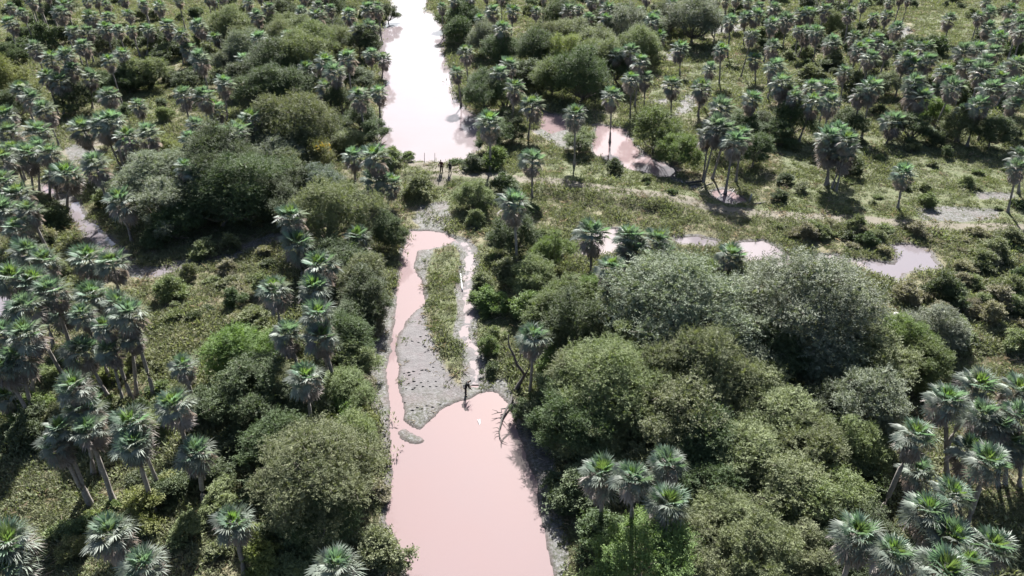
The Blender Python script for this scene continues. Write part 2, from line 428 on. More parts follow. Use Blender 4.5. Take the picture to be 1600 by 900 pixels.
for wi, (name, poly) in enumerate(WATER_P.items()):
    P = np.array(poly)
    A = P
    h = 0.4 if name == 'pool' else 0.6
    x0, y0 = A.min(0) - 2; x1, y1 = A.max(0) + 2
    xs, ys = np.arange(x0, x1 + h, h), np.arange(y0, y1 + h, h)
    X, Y = np.meshgrid((xs[1:] + xs[:-1]) / 2, (ys[1:] + ys[:-1]) / 2)
    d = sdist(X, Y, poly)
    if name == 'puddle_strip':
        d = np.maximum(np.minimum(d, pdist(X, Y, PUDDLE_LINES[0]) - 1.0), 1.3 - sdist(X, Y, WATER_P['pool']))
    keep = d < (.05 if name == 'puddle_strip' else 1.2)
    nx = len(xs)
    j, i = np.nonzero(keep)
    k = j * nx + i
    F = np.column_stack([k, k + 1, k + nx + 1, k + nx])
    VX, VY = np.meshgrid(xs, ys)
    V = np.column_stack([VX.ravel(), VY.ravel(), np.full(VX.size, -0.05 + .004 * (wi % 2))])
    used, inv = np.unique(F, return_inverse=True)
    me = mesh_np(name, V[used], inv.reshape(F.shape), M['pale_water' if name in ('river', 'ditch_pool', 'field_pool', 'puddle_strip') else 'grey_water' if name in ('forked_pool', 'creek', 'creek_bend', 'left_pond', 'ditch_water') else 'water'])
    w = obj(name, me)
    tag(w, WLAB[name][0], WLAB[name][1], kind='structure')

# ------------------------------------------------------------------ palms
def blade(p, L, spread, nseg, fold, droop, wid=1.0, seed=0, curl=0.0):
    """one costapalmate fan leaf: petiole along +X, pleated segments fanned round its end"""
    r = random.Random(seed); V, F = [], []
    w = 0.02
    V += [(0, -w, 0), (0, w, 0), (p, w * .6, 0), (p, -w * .6, 0)]; F.append((0, 1, 2, 3))
    hub = len(V); V.append((p, 0, 0.0))
    for i in range(nseg):
        a = R(-spread + 2 * spread * (i + .5) / nseg + r.uniform(-4, 4))
        l = L * (1 - .22 * (abs(a) / R(spread)) ** 2) * r.uniform(.85, 1.08)
        hw = .52 * l * math.tan(R(spread) / nseg) * wid
        up = fold * abs(math.sin(a)) * l
        ca, sa = math.cos(a), math.sin(a)
        dz = -droop * l * r.uniform(.6, 1.4)
        m = .55 * l
        b = len(V)
        V += [(p + m * ca + hw * sa, m * sa - hw * ca, up * .6 + .028 - curl * m * .2),
              (p + l * ca, l * sa, up + dz),
              (p + m * ca - hw * sa, m * sa + hw * ca, up * .6 - .028 - curl * m * .2)]
        F.append((hub, b, b + 1, b + 2))
    return np.array(V), np.array(F)
FR = {}
def frond_kinds():
    for k in range(3):
        FR['young', k] = blade(.45, .80, 95, 17, .30, .02, .85, 10 + k)
        FR['green', k] = blade(.66, .80, 125, 21, .16, .10, .85, 20 + k)
        FR['waxy', k] = blade(.70, .78, 130, 21, .10, .22, .8, 30 + k)
        FR['dead', k] = blade(.55, .82, 72, 15, .25, .30, .85, 40 + k, .5)
frond_kinds()
FR_ME = {k: mesh_np(k[0] + '_frond', v[0], v[1], M[k[0]]) for k, v in FR.items()}

def frond_plan(seed, bright=True):
    """(kind, variant, azimuth, elevation, scale, roll) of each frond of one crown"""
    r = random.Random(seed); out = []; a = r.uniform(0, 6.28)
    nl, nd = 34, 28
    for i in range(nl):
        t = i / (nl - 1)
        e = 86 - 106 * t ** .85 + r.uniform(-14, 14)
        a += 2.39996 + r.uniform(-.3, .3)
        kind = 'young' if (t < (.16 if bright else .06)) else ('green' if t + r.uniform(-.16, .16) < .40 else 'waxy')
        out.append((kind, r.randrange(3), a, e, r.uniform(.88, 1.1) * (.85 + .2 * t), r.uniform(-18, 18)))
    for i in range(nd):
        t = i / (nd - 1)
        e = -15 - 62 * t ** .8 + r.uniform(-9, 9)
        a += 2.39996 + r.uniform(-.3, .3)
        out.append(('dead', r.randrange(3), a, e, r.uniform(.85, 1.12), r.uniform(-35, 35)))
    return out
def frond_matrix(a, e, s, roll, z):
    return Matrix.Translation((0, 0, z)) @ Matrix.Rotation(a, 4, 'Z') @ Matrix.Rotation(R(-e), 4, 'Y') @ Matrix.Rotation(R(roll), 4, 'X') @ Matrix.Diagonal((s, s, s, 1))
NPLAN = 7
PLANS = [frond_plan(100 + i, i % 7 < 4) for i in range(NPLAN)]
def joined(plan, kinds, name):
    Vs, Fs, mi, n = [], [], [], 0
    ks = sorted(kinds)
    for kind, k, a, e, s, roll in plan:
        if kind not in kinds: continue
        V, F = FR[kind, k]
        m = np.array(frond_matrix(a, e, s, roll, -.7 * (max(0, -e - 5) / 65)))
        Vs.append(V @ m[:3, :3].T + m[:3, 3]); Fs.append(F + n); n += len(V)
        mi += [ks.index(kind)] * len(F)
    me = mesh_np(name, np.vstack(Vs), np.vstack(Fs))
    for kk in ks: me.materials.append(M[kk])
    me.polygons.foreach_set('material_index', np.array(mi, np.int32))
    return me
CROWN_ME = [(joined(p, {'young', 'green', 'waxy'}, 'crown'), joined(p, {'dead'}, 'dead_frond_skirt')) for p in PLANS]
def tube(pts, rads, n=6, cap=True):
    """tapered tube through points"""
    V, F = [], []
    for i, p in enumerate(pts):
        p = Vector(p)
        d = Vector(pts[min(i + 1, len(pts) - 1)]) - Vector(pts[max(i - 1, 0)])
        q = d.to_track_quat('Z', 'Y')
        for k in range(n):
            an = 2 * math.pi * k / n
            V.append(p + q @ Vector((math.cos(an) * rads[i], math.sin(an) * rads[i], 0)))
    for i in range(len(pts) - 1):
        for k in range(n):
            F.append((i * n + k, i * n + (k + 1) % n, (i + 1) * n + (k + 1) % n, (i + 1) * n + k))
    if cap:
        b = (len(pts) - 1) * n
        for k in range(1, n - 1, 2):
            F.append((b, b + k, b + k + 1, b + min(k + 2, n - 1)) if k + 2 < n else (b, b + k, b + k + 1, b + k + 1))
    return np.array([tuple(v) for v in V]), np.array([f if len(set(f)) == 4 else f for f in F])
def merge(parts):
    Vs, Fs, n = [], [], 0
    for V, F in parts: Vs.append(V); Fs.append(F + n); n += len(V)
    return np.vstack(Vs), np.vstack(Fs)
TRUNK_ME = []
for k in range(5):   # unit-height palm trunks, gently bowed, swollen at the foot
    r = random.Random(60 + k); b = r.uniform(-.05, .05); c = r.uniform(-.04, .04)
    pts, rad = [], []
    for i in range(10):
        t = i / 9
        pts.append((b * math.sin(math.pi * t), c * math.sin(2 * math.pi * t), t))
        rad.append(.15 * (1 - .18 * t) + .11 * math.exp(-t * 16))
    V, F = tube(pts, rad, 7, False)
    TRUNK_ME.append(mesh_np('trunk', V, F, M['trunk'], True))

def repeat(name, label, cat, x, y, z, spin, size, pick, sources):
    """one object of stuff: the source meshes set on every point by geometry nodes"""
    n = len(x)
    me = bpy.data.meshes.new(name)
    me.vertices.add(n); me.vertices.foreach_set('co', np.column_stack([x, y, z]).astype(np.float32).ravel())
    for nm, arr in (('spin', spin), ('size', size)):
        a = me.attributes.new(nm, 'FLOAT', 'POINT'); a.data.foreach_set('value', arr.astype(np.float32))
    a = me.attributes.new('pick', 'INT', 'POINT'); a.data.foreach_set('value', pick.astype(np.int32))
    o = obj(name, me); tag(o, label, cat, kind='stuff')
    src = bpy.data.collections.new(name + '_sources')           # never linked to the scene
    for i, pm in enumerate(sources):
        so = bpy.data.objects.new('%s_source_%d' % (name, i), pm); src.objects.link(so)
    ng = bpy.data.node_groups.new(name, 'GeometryNodeTree')
    ng.interface.new_socket('Geometry', in_out='INPUT', socket_type='NodeSocketGeometry')
    ng.interface.new_socket('Geometry', in_out='OUTPUT', socket_type='NodeSocketGeometry')
    nd = ng.nodes; L = ng.links.new
    gi, go = nd.new('NodeGroupInput'), nd.new('NodeGroupOutput')
    ci = nd.new('GeometryNodeCollectionInfo'); ci.inputs['Collection'].default_value = src
    ci.inputs['Separate Children'].default_value = True; ci.inputs['Reset Children'].default_value = True
    m2p = nd.new('GeometryNodeMeshToPoints'); iop = nd.new('GeometryNodeInstanceOnPoints')
    L(gi.outputs[0], m2p.inputs['Mesh']); L(m2p.outputs[0], iop.inputs['Points']); L(ci.outputs[0], iop.inputs['Instance'])
    iop.inputs['Pick Instance'].default_value = True
    def named(nm, typ):
        q = nd.new('GeometryNodeInputNamedAttribute'); q.data_type = typ; q.inputs['Name'].default_value = nm
        return q.outputs[0]
    L(named('pick', 'INT'), iop.inputs['Instance Index'])
    cx = nd.new('ShaderNodeCombineXYZ'); L(named('spin', 'FLOAT'), cx.inputs[2])
    er = nd.new('FunctionNodeEulerToRotation'); L(cx.outputs[0], er.inputs[0]); L(er.outputs[0], iop.inputs['Rotation'])
    cs = nd.new('ShaderNodeCombineXYZ'); sz = named('size', 'FLOAT')
    for i in range(3): L(sz, cs.inputs[i])
    L(cs.outputs[0], iop.inputs['Scale']); L(iop.outputs[0], go.inputs[0])
    md = o.modifiers.new('scatter', 'NODES'); md.node_group = ng

PALMS = []          # dicts: pos, h, top, u, v, slant
def add_palm(u, v, base=None, h=None, s=None, plan=None, label=None):
    r = random.Random(int(u * 7919 + v * 104729))
    if base:
        b = at(*base); d = ray(u, v); t = b.y / d.y
        top = Vector((d.x * t, b.y, CAM_H + d.z * t))
        lim = 0.34 * top.z
        if abs(top.x - b.x) > lim: b.x = top.x - math.copysign(lim, top.x - b.x)
    else:
        h = h or r.uniform(6.0, 8.3)
        top = at(u, v, h); b = Vector((top.x + r.uniform(-.8, .8), top.y + r.uniform(-.6, .6), 0))
    PALMS.append(dict(b=b, top=top, u=u, v=v, s=s or r.choice((.82, .95, 1.0, 1.05, 1.1, 1.18)) * (1.03 + .29 * min(1, max(0, (560 - v) / 250))), plan=r.randrange(NPLAN) if plan is None else plan, label=label, r=r))
# crowns read off the photograph (crown centre; foot of the trunk where it shows)
for p in [
 (35,20),(72,25,(75,50)),(165,8),(200,22),(222,12),(250,10),(283,8),(335,12,(335,45)),(356,10,(338,48)),(385,10),(170,27),(115,50),(137,50),(165,44),(185,47),(205,47,(220,90)),(232,46,(230,88)),(262,40),(283,54,(287,104)),(310,40),(335,60,(338,90)),
 (55,75),(80,92),(105,85,(122,172)),(130,72),(170,95),(192,85),(113,107,(105,175)),(75,120,(92,182)),(95,128,(101,183)),(142,120,(145,172)),(295,77,(312,105)),(312,92),(383,94,(388,132)),(350,130,(356,192)),
 (35,140),(50,155),(70,172),(10,180),(170,150),(217,165),(287,148),(318,150),(335,170,(337,208)),(306,195),(15,207),(60,207),(130,202),(175,190),(160,197),(232,210),(297,217),(370,207),(393,187),
 (420,12),(497,10),(545,22),(575,14),(595,8,(595,55)),(560,47),(578,42),(405,60),(450,57),(580,85,(582,122)),(600,92,(597,122)),(543,90),(508,97),(480,108,(492,158)),(545,110,(537,142)),(510,137,(512,182)),(562,150),(592,145,(594,183)),(522,112),
 (690,14),(715,12),(750,30),(738,8),(728,82),(714,114,(721,166)),(765,192),(780,117),(795,102),(770,18),(785,45),
 (802,17),(838,17),(858,12,(859,30)),(905,14),(928,107,(926,145)),(956,150,(953,222)),(832,165,(825,220)),(899,180,(897,262)),(805,137),(963,87),(985,80),(1000,97),(986,124),(1008,122,(1006,170)),(1030,57,(1026,88)),(1063,76,(1062,118)),(1050,132,(1048,180)),(1097,138,(1090,185)),(1110,107),(1127,78),(1128,168),(1180,92,(1180,130)),(1176,155),(1107,210),(1135,205),(1160,212),(1120,200),(1148,222),(1085,14),(1128,14,(1127,50)),(1165,27),(1182,24),(1175,55),(1142,32),(950,14),(1000,16),(1210,12),(1170,8),(1230,30),
 (1207,37),(1208,72),(1212,105),(1252,22),(1248,47,(1240,95)),(1262,52,(1246,92)),(1276,50,(1270,108)),(1300,67,(1301,102)),(1290,15),(1328,20),(1350,12),(1365,27),(1386,8),(1407,14,(1416,40)),(1402,44),(1335,57),(1342,77),(1370,62),(1388,75),(1360,90),(1355,72),(1422,72),(1446,74),(1415,92),(1428,102),(1450,95),(1475,112),(1484,30,(1475,70)),(1505,80),(1527,76),(1552,82),(1510,103),(1535,110),(1560,123),(1590,100),(1575,110),(1320,112),(1268,135,(1265,185)),(1292,137),(1222,130),(1242,152),(1230,145),(1298,160),(1345,147),(1362,137),(1395,190,(1385,225)),(1430,130),(1442,152),(1430,145),(1465,140,(1456,180)),(1480,150,(1466,182)),(1490,135),(1508,177,(1496,222)),(1530,165),(1585,162,(1572,222)),(1310,205),(1325,220),(1575,40,(1582,78)),(1580,15),(1545,20),(1560,60),(1596,50),(1540,95),(1598,140),(1548,140),
 (1300,232,(1289,292)),(1320,238,(1299,296)),(1295,215,(1293,290)),(1412,272,(1402,328)),(1590,262,(1573,335)),(1596,245,(1590,305)),(1588,135),(1270,160),
 (5,250),(20,237),(45,242,(55,315)),(60,232,(58,300)),(78,240,(74,317)),(85,275,(91,312)),(105,272,(103,330)),(150,258,(175,342)),(30,305),(190,315,(206,378)),(290,262,(307,347)),(312,274,(313,347)),(195,230,(180,262)),(200,215),(5,285),(30,357),(70,408),(45,395),(140,405),(176,412),(20,435),(45,330),(5,330),
 (553,245,(556,297)),(585,245),(588,282,(589,326)),(612,287,(605,326)),(455,340),(465,382,(474,440)),(500,415),(560,372,(563,415)),(832,250,(831,311)),(803,318),(375,205),(350,215),
 (925,365,(922,442)),(985,372),(990,392,(986,460)),(1035,395,(1030,446)),(1027,378,(1005,448)),(955,420),(1142,400),
 (40,480),(95,487,(110,540)),(130,492),(145,462),(185,475),(203,492),(205,528,(214,618)),(42,522,(57,652)),(5,520),(130,548,(170,622)),(172,548,(194,632)),(5,575),(118,605,(162,745)),(135,640,(147,746)),(287,572),(273,635),(95,670),(90,695,(142,792)),(206,662),(12,620,(42,660)),(210,695,(243,804)),(308,708,(320,792)),(365,818,(384,900)),(175,835),(225,885),(15,850),(10,890),(80,455),(55,440),(165,510),(30,560),(140,672),
 (497,492),(450,522),(503,527),(478,592),(490,452),(525,888),(833,528,(828,617)),(430,455),
 (940,742),(988,748),(1043,725),(1043,788),
 (1527,603),(1478,627,(1478,745)),(1563,667,(1557,762)),(1430,682),(1592,612),(1435,737,(1405,800)),(1487,777),(1450,803),(1485,842),(1550,857),(1340,838),(1395,868),(1512,882),(1475,897),(1515,705,(1530,782)),(1543,722),(1575,690,(1568,762)),(1597,705,(1590,765)),(1590,650),(1535,650)]:
    add_palm(p[0], p[1], p[2] if len(p) > 2 else None)

rr_ = random.Random(4242)
for poly, n_ in (([(0,-6),(600,-6),(590,26),(200,30),(0,40)], 26), ([(690,-6),(1420,-6),(1420,24),(1000,34),(700,20)], 30), ([(1500,-6),(1600,-6),(1600,60),(1530,40)], 6)):
    pa = np.array(poly, float); got = 0; tr_ = 0
    while got < n_ and tr_ < 4000:
        tr_ += 1
        u, v = rr_.uniform(pa[:, 0].min(), pa[:, 0].max()), rr_.uniform(pa[:, 1].min(), pa[:, 1].max())
        if sdist(np.array([u]), np.array([v]), poly)[0] > 0 or any(abs(q['u'] - u) < 13 and abs(q['v'] - v) < 9 for q in PALMS): continue
        add_palm(round(u), round(v)); got += 1
# where a palm stands, in words (nearest photo anchor)
PALM_AT = [(50,22,'in the far upper left clearing'),(185,18,'at the top edge, upper left'),(330,20,'at the top edge before the shrub thicket'),(150,48,'in the far left grove, back row'),(225,45,'in the dense far left grove'),(320,75,'beyond the small left meadow'),
 (80,85,'in the left grove, middle rows'),(180,90,'above the round dark shrub, upper left'),(110,125,'with tall bare trunks, left grove'),(370,110,'above the left meadow trail'),(25,170,'at the left edge by dark shrubs'),(60,205,'behind the muddy left clearing'),(160,190,'left of the small grass meadow'),(310,160,'right of the small grass meadow'),(270,215,'below the small grass meadow'),(385,200,'above the grey dome trees, left'),
 (430,35,'among pale shrubs left of the river'),(520,12,'at the top edge left of the river'),(575,40,'by the river top left bank'),(590,90,'on the left river bank, standing at the water'),(530,95,'a little left of the river'),(510,130,'above the shaded left trail'),(580,150,'on the left river bank above the dam'),
 (700,12,'at the top right river bank'),(760,30,'behind the top right river bank'),(725,95,'on the right river bank'),(780,108,'in thickets right of the river'),(770,190,'right of the dam beside the river'),(845,14,'at the top edge right of the river'),(925,110,'in front of the dark thicket, right of the river'),(890,175,'around the small pink pond'),(975,90,'in the upper thicket right of the river'),(1000,120,'beside the wet upper clearing'),(1045,65,'behind the wet upper clearing'),(1060,135,'in the wet upper clearing'),(1120,95,'at the back of the upper clearing'),(1150,155,'right of the upper clearing'),(1130,210,'clumped behind the driftwood puddle'),(1000,14,'at the top edge, right of centre'),(1110,16,'at the top edge by the dark trees'),(1170,30,'at the top, right of the dark trees'),
 (1215,35,'in the far right grove, top'),(1212,95,'left end of the far right grove'),(1262,45,'with bare trunks, far right grove'),(1335,18,'at the top edge, far right grove'),(1395,22,'left of the top right clearing'),(1350,72,'in the middle of the far right grove'),(1425,85,'below the top right clearing'),(1480,35,'inside the top right clearing'),(1530,85,'in the dense right grove'),(1580,35,'at the top right corner'),(1580,120,'at the right edge grove'),(1290,135,'behind the right meadow, left part'),(1235,145,'left of the right meadow'),(1355,140,'beside the lone round grey tree'),(1450,140,'behind the right meadow shade'),(1510,165,'at the back of the right meadow'),(1590,165,'right end of the right meadow'),(1310,225,'in the tall clump on the meadow'),(1395,190,'in the middle of the right meadow'),(1412,272,'with an ivy-wrapped trunk by the track'),(1590,258,'leaning at the right edge by the track'),
 (15,260,'at the left edge above the creek'),(60,240,'left of the pink palm pond'),(95,272,'between palm pond and creek'),(165,260,'right of the left creek'),(195,225,'on pale mud above the creek'),(190,315,'in shade between creek and grey dome'),(300,268,'a pair before the dark left trees'),(20,330,'at the left edge beside the creek scrub'),(60,405,'left of the creek, lower clump'),(158,408,'side by side below the creek'),(362,210,'above the dark left trees'),
 (570,245,'left of the dam end'),(600,285,'below the left dam end'),(465,365,'above the olive dome, left of pool'),(500,415,'left of the pool head'),(560,372,'beside the pool head dome'),(832,250,'on the bank right of the dam'),(803,318,'draped over dark scrub, centre'),(925,365,'standing before the pale ditch pool'),(1000,385,'in the central clump by the ditch'),(955,420,'low in scrub by the ditch'),(1142,400,'left of the narrow field pool'),
 (60,465,'at the left edge by the grey pond'),(150,480,'in the large left clump, back'),(30,530,'at the left edge, middle height'),(190,520,'in the large left clump, right side'),(140,560,'in the large left clump, front'),(280,600,'alone beside the bright left bush'),(110,640,'in the lower left clump'),(20,600,'leaning at the left edge'),(205,680,'in the lower left slope'),(308,708,'with a crooked trunk, lower left'),(365,818,'with a yellow heart, lower left'),(190,850,'at the bottom left, low crown'),(15,865,'at the bottom left corner'),
 (478,500,'in the bank clump left of the pool'),(478,592,'single green fan left of mud bar'),(430,455,'in scrub left of the pool'),(525,888,'at the bottom beside the pool'),(833,528,'behind the dead tree, right pool bank'),(985,750,'in the clump inside the right thicket'),
 (1540,620,'at the right edge clump, top'),(1465,640,'left side of the right edge clump'),(1440,710,'beside the right thicket edge'),(1550,700,'with bare trunks, right edge clump'),(1465,800,'in the lower right clump, middle'),(1500,880,'in the lower right corner clump'),(1370,850,'left side of lower right clump')]
ORD = ['first', 'second', 'third', 'fourth', 'fifth', 'sixth', 'seventh', 'eighth', 'ninth', 'tenth', 'eleventh', 'twelfth']
NUM = ['zero', 'one', 'two', 'three', 'four', 'five', 'six', 'seven', 'eight', 'nine', 'ten', 'eleven', 'twelve']
def place_words(items, anchors, noun):
    """a label for each item from its look and its place; unique within each anchor by order from the left"""
    by = {}
    for it in items:
        k = min(range(len(anchors)), key=lambda i: (anchors[i][0] - it['u']) ** 2 + 1.6 * (anchors[i][1] - it['v']) ** 2)
        by.setdefault(k, []).append(it)
    for k, L in by.items():
        L.sort(key=lambda t: t['u']); n = len(L)
        for it in L:
            if len((it['look'] + ' ' + (it.get('noun') or noun) + ' ' + anchors[k][2]).split()) > 11: it['look'] = it['look'].split()[-1]
        for i, it in enumerate(L):
            nn = (it.get('noun') or noun); look = it['look']
            if it.get('label'): continue
            same = [t for t in L if t['look'] == look and (t.get('noun') or noun) == nn]
            where = anchors[k][2]
            if n == 1 or len(same) == 1: it['label'] = f"{look} {nn} {where}"
            elif len(same) == 2: it['label'] = f"{look} {nn}, {'left' if same[0] is it else 'right'} of two {where}"
            else:
                j = same.index(it)
                o = 'leftmost' if j == 0 else ('rightmost' if j == len(same) - 1 else f'{ORD[j] if j < 12 else str(j + 1) + "th"} from left')
                it['label'] = f"{look} {nn}, {o} of {NUM[len(same)] if len(same) < 13 else len(same)} {where}"
for p in PALMS:
    hh = p['top'].z
    p['look'] = ('tall ' if hh > 8.2 else 'short ' if hh < 5.2 else '') + ('green-hearted' if p['plan'] % 7 < 4 else 'grey-green')
PALMS.sort(key=lambda p: depth(p['top']))
FAR_PALMS, PALMS = PALMS[310:], PALMS[:310]
place_words(PALMS, PALM_AT, 'fan palm')

NEAR = 84.0
nfr = 0
for p in PALMS:
    b, top, r = p['b'], p['top'], p['r']
    z0 = height(b.x, b.y)
    b = Vector((b.x, b.y, max(z0, -.1) - .05))
    root = empty('fan_palm', b)
    tag(root, p['label'], 'palm tree', 'fan palms scattered over the marsh')
    vec = top - b; s = p['s']
    tr = obj('trunk', TRUNK_ME[r.randrange(5)], root)
    tr.rotation_mode = 'QUATERNION'
    tr.rotation_quaternion = vec.to_track_quat('Z', 'Y') @ Quaternion((0, 0, 1), r.uniform(0, 6.28))
    tw = r.uniform(.85, 1.2)
    tr.scale = (tw, tw, vec.length - .1)
    plan = PLANS[p['plan']]; rz = r.uniform(0, 6.28)
    tilt = Matrix.Translation(vec) @ Matrix.Rotation(r.uniform(-.14, .14), 4, 'X') @ Matrix.Rotation(r.uniform(-.14, .14), 4, 'Y') @ Matrix.Rotation(rz, 4, 'Z') @ Matrix.Diagonal((s, s, s, 1))
    if (top - Vector((0, 0, CAM_H))).length < NEAR:
        for kind, k, a, e, fs, roll in plan:
            o = obj('dead_frond' if kind == 'dead' else 'frond', FR_ME[kind, k], root)
            m = tilt @ frond_matrix(a + r.uniform(-.2, .2), e + r.uniform(-6, 6), fs * r.uniform(.93, 1.07), roll + r.uniform(-8, 8), -.7 * (max(0, -e - 5) / 65))
            o.rotation_mode = 'QUATERNION'
            o.matrix_local = m; nfr += 1
    else:
        for nm, me in zip(('crown', 'dead_frond_skirt'), CROWN_ME[p['plan']]):
            o = obj(nm, me, root); o.matrix_local = tilt
print('palms', len(PALMS), 'fronds', nfr)
# the farthest palms, past the three hundred that show largest, are one grove
def whole_palm(k):
    Vs, Fs, mi, n = [], [], [], 0
    ks = ['young', 'green', 'waxy', 'dead', 'trunk']
    for kind, q, a, e, fs, roll in PLANS[k]:
        V, F = FR[kind, q]; m = np.array(frond_matrix(a, e, fs, roll, 6.9 - .7 * (max(0, -e - 5) / 65)))
        Vs.append(V @ m[:3, :3].T + m[:3, 3]); Fs.append(F + n); n += len(V); mi += [ks.index(kind)] * len(F)
    V, F = tube([(0, 0, 0), (.05, 0, 2), (.1, .04, 4.5), (0, 0, 6.8)], [.22, .15, .14, .12], 6, False)
    Vs.append(V); Fs.append(F + n); mi += [4] * len(F)
    me = mesh_np('palm', np.vstack(Vs), np.vstack(Fs))
    for kk in ks: me.materials.append(M[kk])
    me.polygons.foreach_set('material_index', np.array(mi, np.int32))
    return me
fx, fy = np.array([p['b'].x for p in FAR_PALMS]), np.array([p['b'].y for p in FAR_PALMS])
repeat('distant_palms', 'distant fan palms merging along the top edge of the marsh', 'palm grove', fx, fy, land(fx, fy)[0] - .05, NR.uniform(0, 6.28, len(fx)),
       np.array([p['top'].z / 7.0 * .55 + p['s'] * .42 for p in FAR_PALMS]), NR.integers(0, NPLAN, len(fx)), [whole_palm(k) for k in range(NPLAN)])

# ------------------------------------------------------------------ broad-leaved trees and bushes
def crown_np(seed, Rr, H, z0, nlobe, nspray, nleaf, ll, lw, spl, flat=.7):
    """crown of leaf sprays spread over many uneven flattened boughs; returns quads"""
    g = np.random.default_rng(seed)
    th = g.uniform(0, 2 * np.pi, nlobe); cz = g.uniform(-.35, 1, nlobe)
    # uneven outline: the reach of the crown changes round it
    ph = g.uniform(0, 6.28, 3)
    reach = 1 + .16 * np.sin(2 * th + ph[0]) + .12 * np.sin(3 * th + ph[1]) + .08 * np.sin(5 * th + ph[2])
    rr = np.sqrt(np.clip(1 - np.clip(cz, 0, 1) ** 2, 0, 1)) * g.uniform(.45, 1.0, nlobe) ** .7 * reach
    lr = Rr * np.where(g.random(nlobe) < .25, g.uniform(.26, .36, nlobe), g.uniform(.11, .24, nlobe))
    C = np.column_stack([rr * np.cos(th) * (Rr - lr * .6), rr * np.sin(th) * (Rr - lr * .6), z0 + (H - z0) * (.40 + .47 * cz * g.uniform(.7, 1.1, nlobe))])
    C[:, 2] += g.normal(0, .05 * H, nlobe)
    C[0] = (0, 0, z0 + (H - z0) * .42); lr[0] = Rr * .34
    w = lr ** 1.8; w[0] *= .5; idx = g.choice(nlobe, nspray * 2, p=w / w.sum())
    d = g.normal(size=(nspray * 2, 3)); d[:, 2] = d[:, 2] * .9 + .4; d /= np.linalg.norm(d, axis=1)[:, None]
    stray = np.where(g.random(nspray * 2) < .16, g.uniform(1.1, 1.5, nspray * 2), g.uniform(.55, 1.1, nspray * 2))
    pos = C[idx] + d * (lr[idx] * stray)[:, None] * np.array([1, 1, flat])
    df = (pos[:, None] - C[None]) / np.array([1, 1, flat])
    dd = np.linalg.norm(df, axis=2) / lr[None]
    dd[np.arange(len(idx)), idx] = 9
    ok = (dd.min(1) > .72) | (g.random(len(idx)) < .12)
    ok &= pos[:, 2] > .02 * H
    pos, d = pos[ok][:nspray], d[ok][:nspray]
    n = len(pos)
    ax = d * np.array([.8, .8, .45]) + g.normal(size=(n, 3)) * .5; ax[:, 2] += .15; ax /= np.linalg.norm(ax, axis=1)[:, None]
    up = np.array([0, 0, 1.0]) + g.normal(size=(n, 3)) * .35
    sd = np.cross(ax, up); sd /= np.linalg.norm(sd, axis=1)[:, None] + 1e-9
    nr = np.cross(sd, ax)
    t = (np.arange(nleaf) // 2 + 1) / (nleaf / 2 + .5)
    q = g.choice(nlobe, nlobe * 14, p=lr ** 2 / (lr ** 2).sum()); dq = g.normal(size=(len(q), 3)); dq /= np.linalg.norm(dq, axis=1)[:, None]
    pq = C[q] + dq * (lr[q] * g.uniform(.1, .75, len(q)))[:, None] * np.array([1, 1, flat])
    pq = pq[pq[:, 2] > .05 * H]; e1 = g.normal(size=pq.shape); e2 = g.normal(size=pq.shape)
    e1 *= (.12 * Rr ** .5 / np.linalg.norm(e1, axis=1))[:, None]; e2 *= (.09 * Rr ** .5 / np.linalg.norm(e2, axis=1))[:, None]
    VI = np.stack([pq - e1, pq + e2, pq + e1, pq - e2], 1).reshape(-1, 3)
    sg = np.where(np.arange(nleaf) % 2 == 0, 1.0, -1.0)
    L = (spl * g.uniform(.5, 1.4, n))[:, None]
    base = pos[:, None] + ax[:, None] * (L * (t - .35)[None])[..., None] + g.normal(size=(n, nleaf, 3)) * .06 * spl
    ld = sd[:, None] * sg[None, :, None] + ax[:, None] * .6 + g.normal(size=(n, nleaf, 3)) * .35
    ld /= np.linalg.norm(ld, axis=2)[..., None]
    nn = nr[:, None] + g.normal(size=(n, nleaf, 3)) * .5
    wd = np.cross(ld, nn); wd /= np.linalg.norm(wd, axis=2)[..., None] + 1e-9
    lf = (ll * g.uniform(.6, 1.3, (n, nleaf)))[..., None]; wf = (lw * g.uniform(.7, 1.25, (n, nleaf)))[..., None]
    tip = base + ld * lf; m1 = base + ld * lf * .45 + wd * wf; m2 = base + ld * lf * .45 - wd * wf
    V = np.vstack([np.stack([base, m1, tip, m2], 2).reshape(-1, 3), VI])
    F = np.arange(len(V)).reshape(-1, 4)
    return V, F, C, lr
def limbs_np(seed, C, lr, H, z0, r0, nl):
    r = random.Random(seed); parts = []
    fork = Vector((r.uniform(-.15, .15) * H, r.uniform(-.1, .1) * H, max(z0 * .9, .12 * H)))
    parts.append(tube([(0, 0, -.15), fork * .5 + Vector((r.uniform(-.1, .1), 0, 0)), fork], [r0 * 1.25, r0, r0 * .85], 7, False))
    for i in range(min(nl, len(C))):
        c = Vector(C[i]); mid = fork.lerp(c, .5) + Vector((r.uniform(-.3, .3), r.uniform(-.3, .3), -.08 * H))
        end = c + Vector((0, 0, lr[i] * .4))
        parts.append(tube([fork, mid, c, end], [r0 * .6, r0 * .42, r0 * .22, r0 * .05], 5, False))
    for i in range(len(C)):
        c = Vector(C[i])
        for k in range(3):
            d = Vector((r.gauss(0, 1), r.gauss(0, 1), abs(r.gauss(.3, .7)))).normalized()
            e = c + Vector((d.x, d.y, d.z * .8)) * lr[i] * r.uniform(.95, 1.35)
            parts.append(tube([c, c.lerp(e, .6) + Vector((0, 0, -.05 * lr[i])), e], [r0 * .13, r0 * .09, r0 * .04], 3, False))
    return merge(parts)
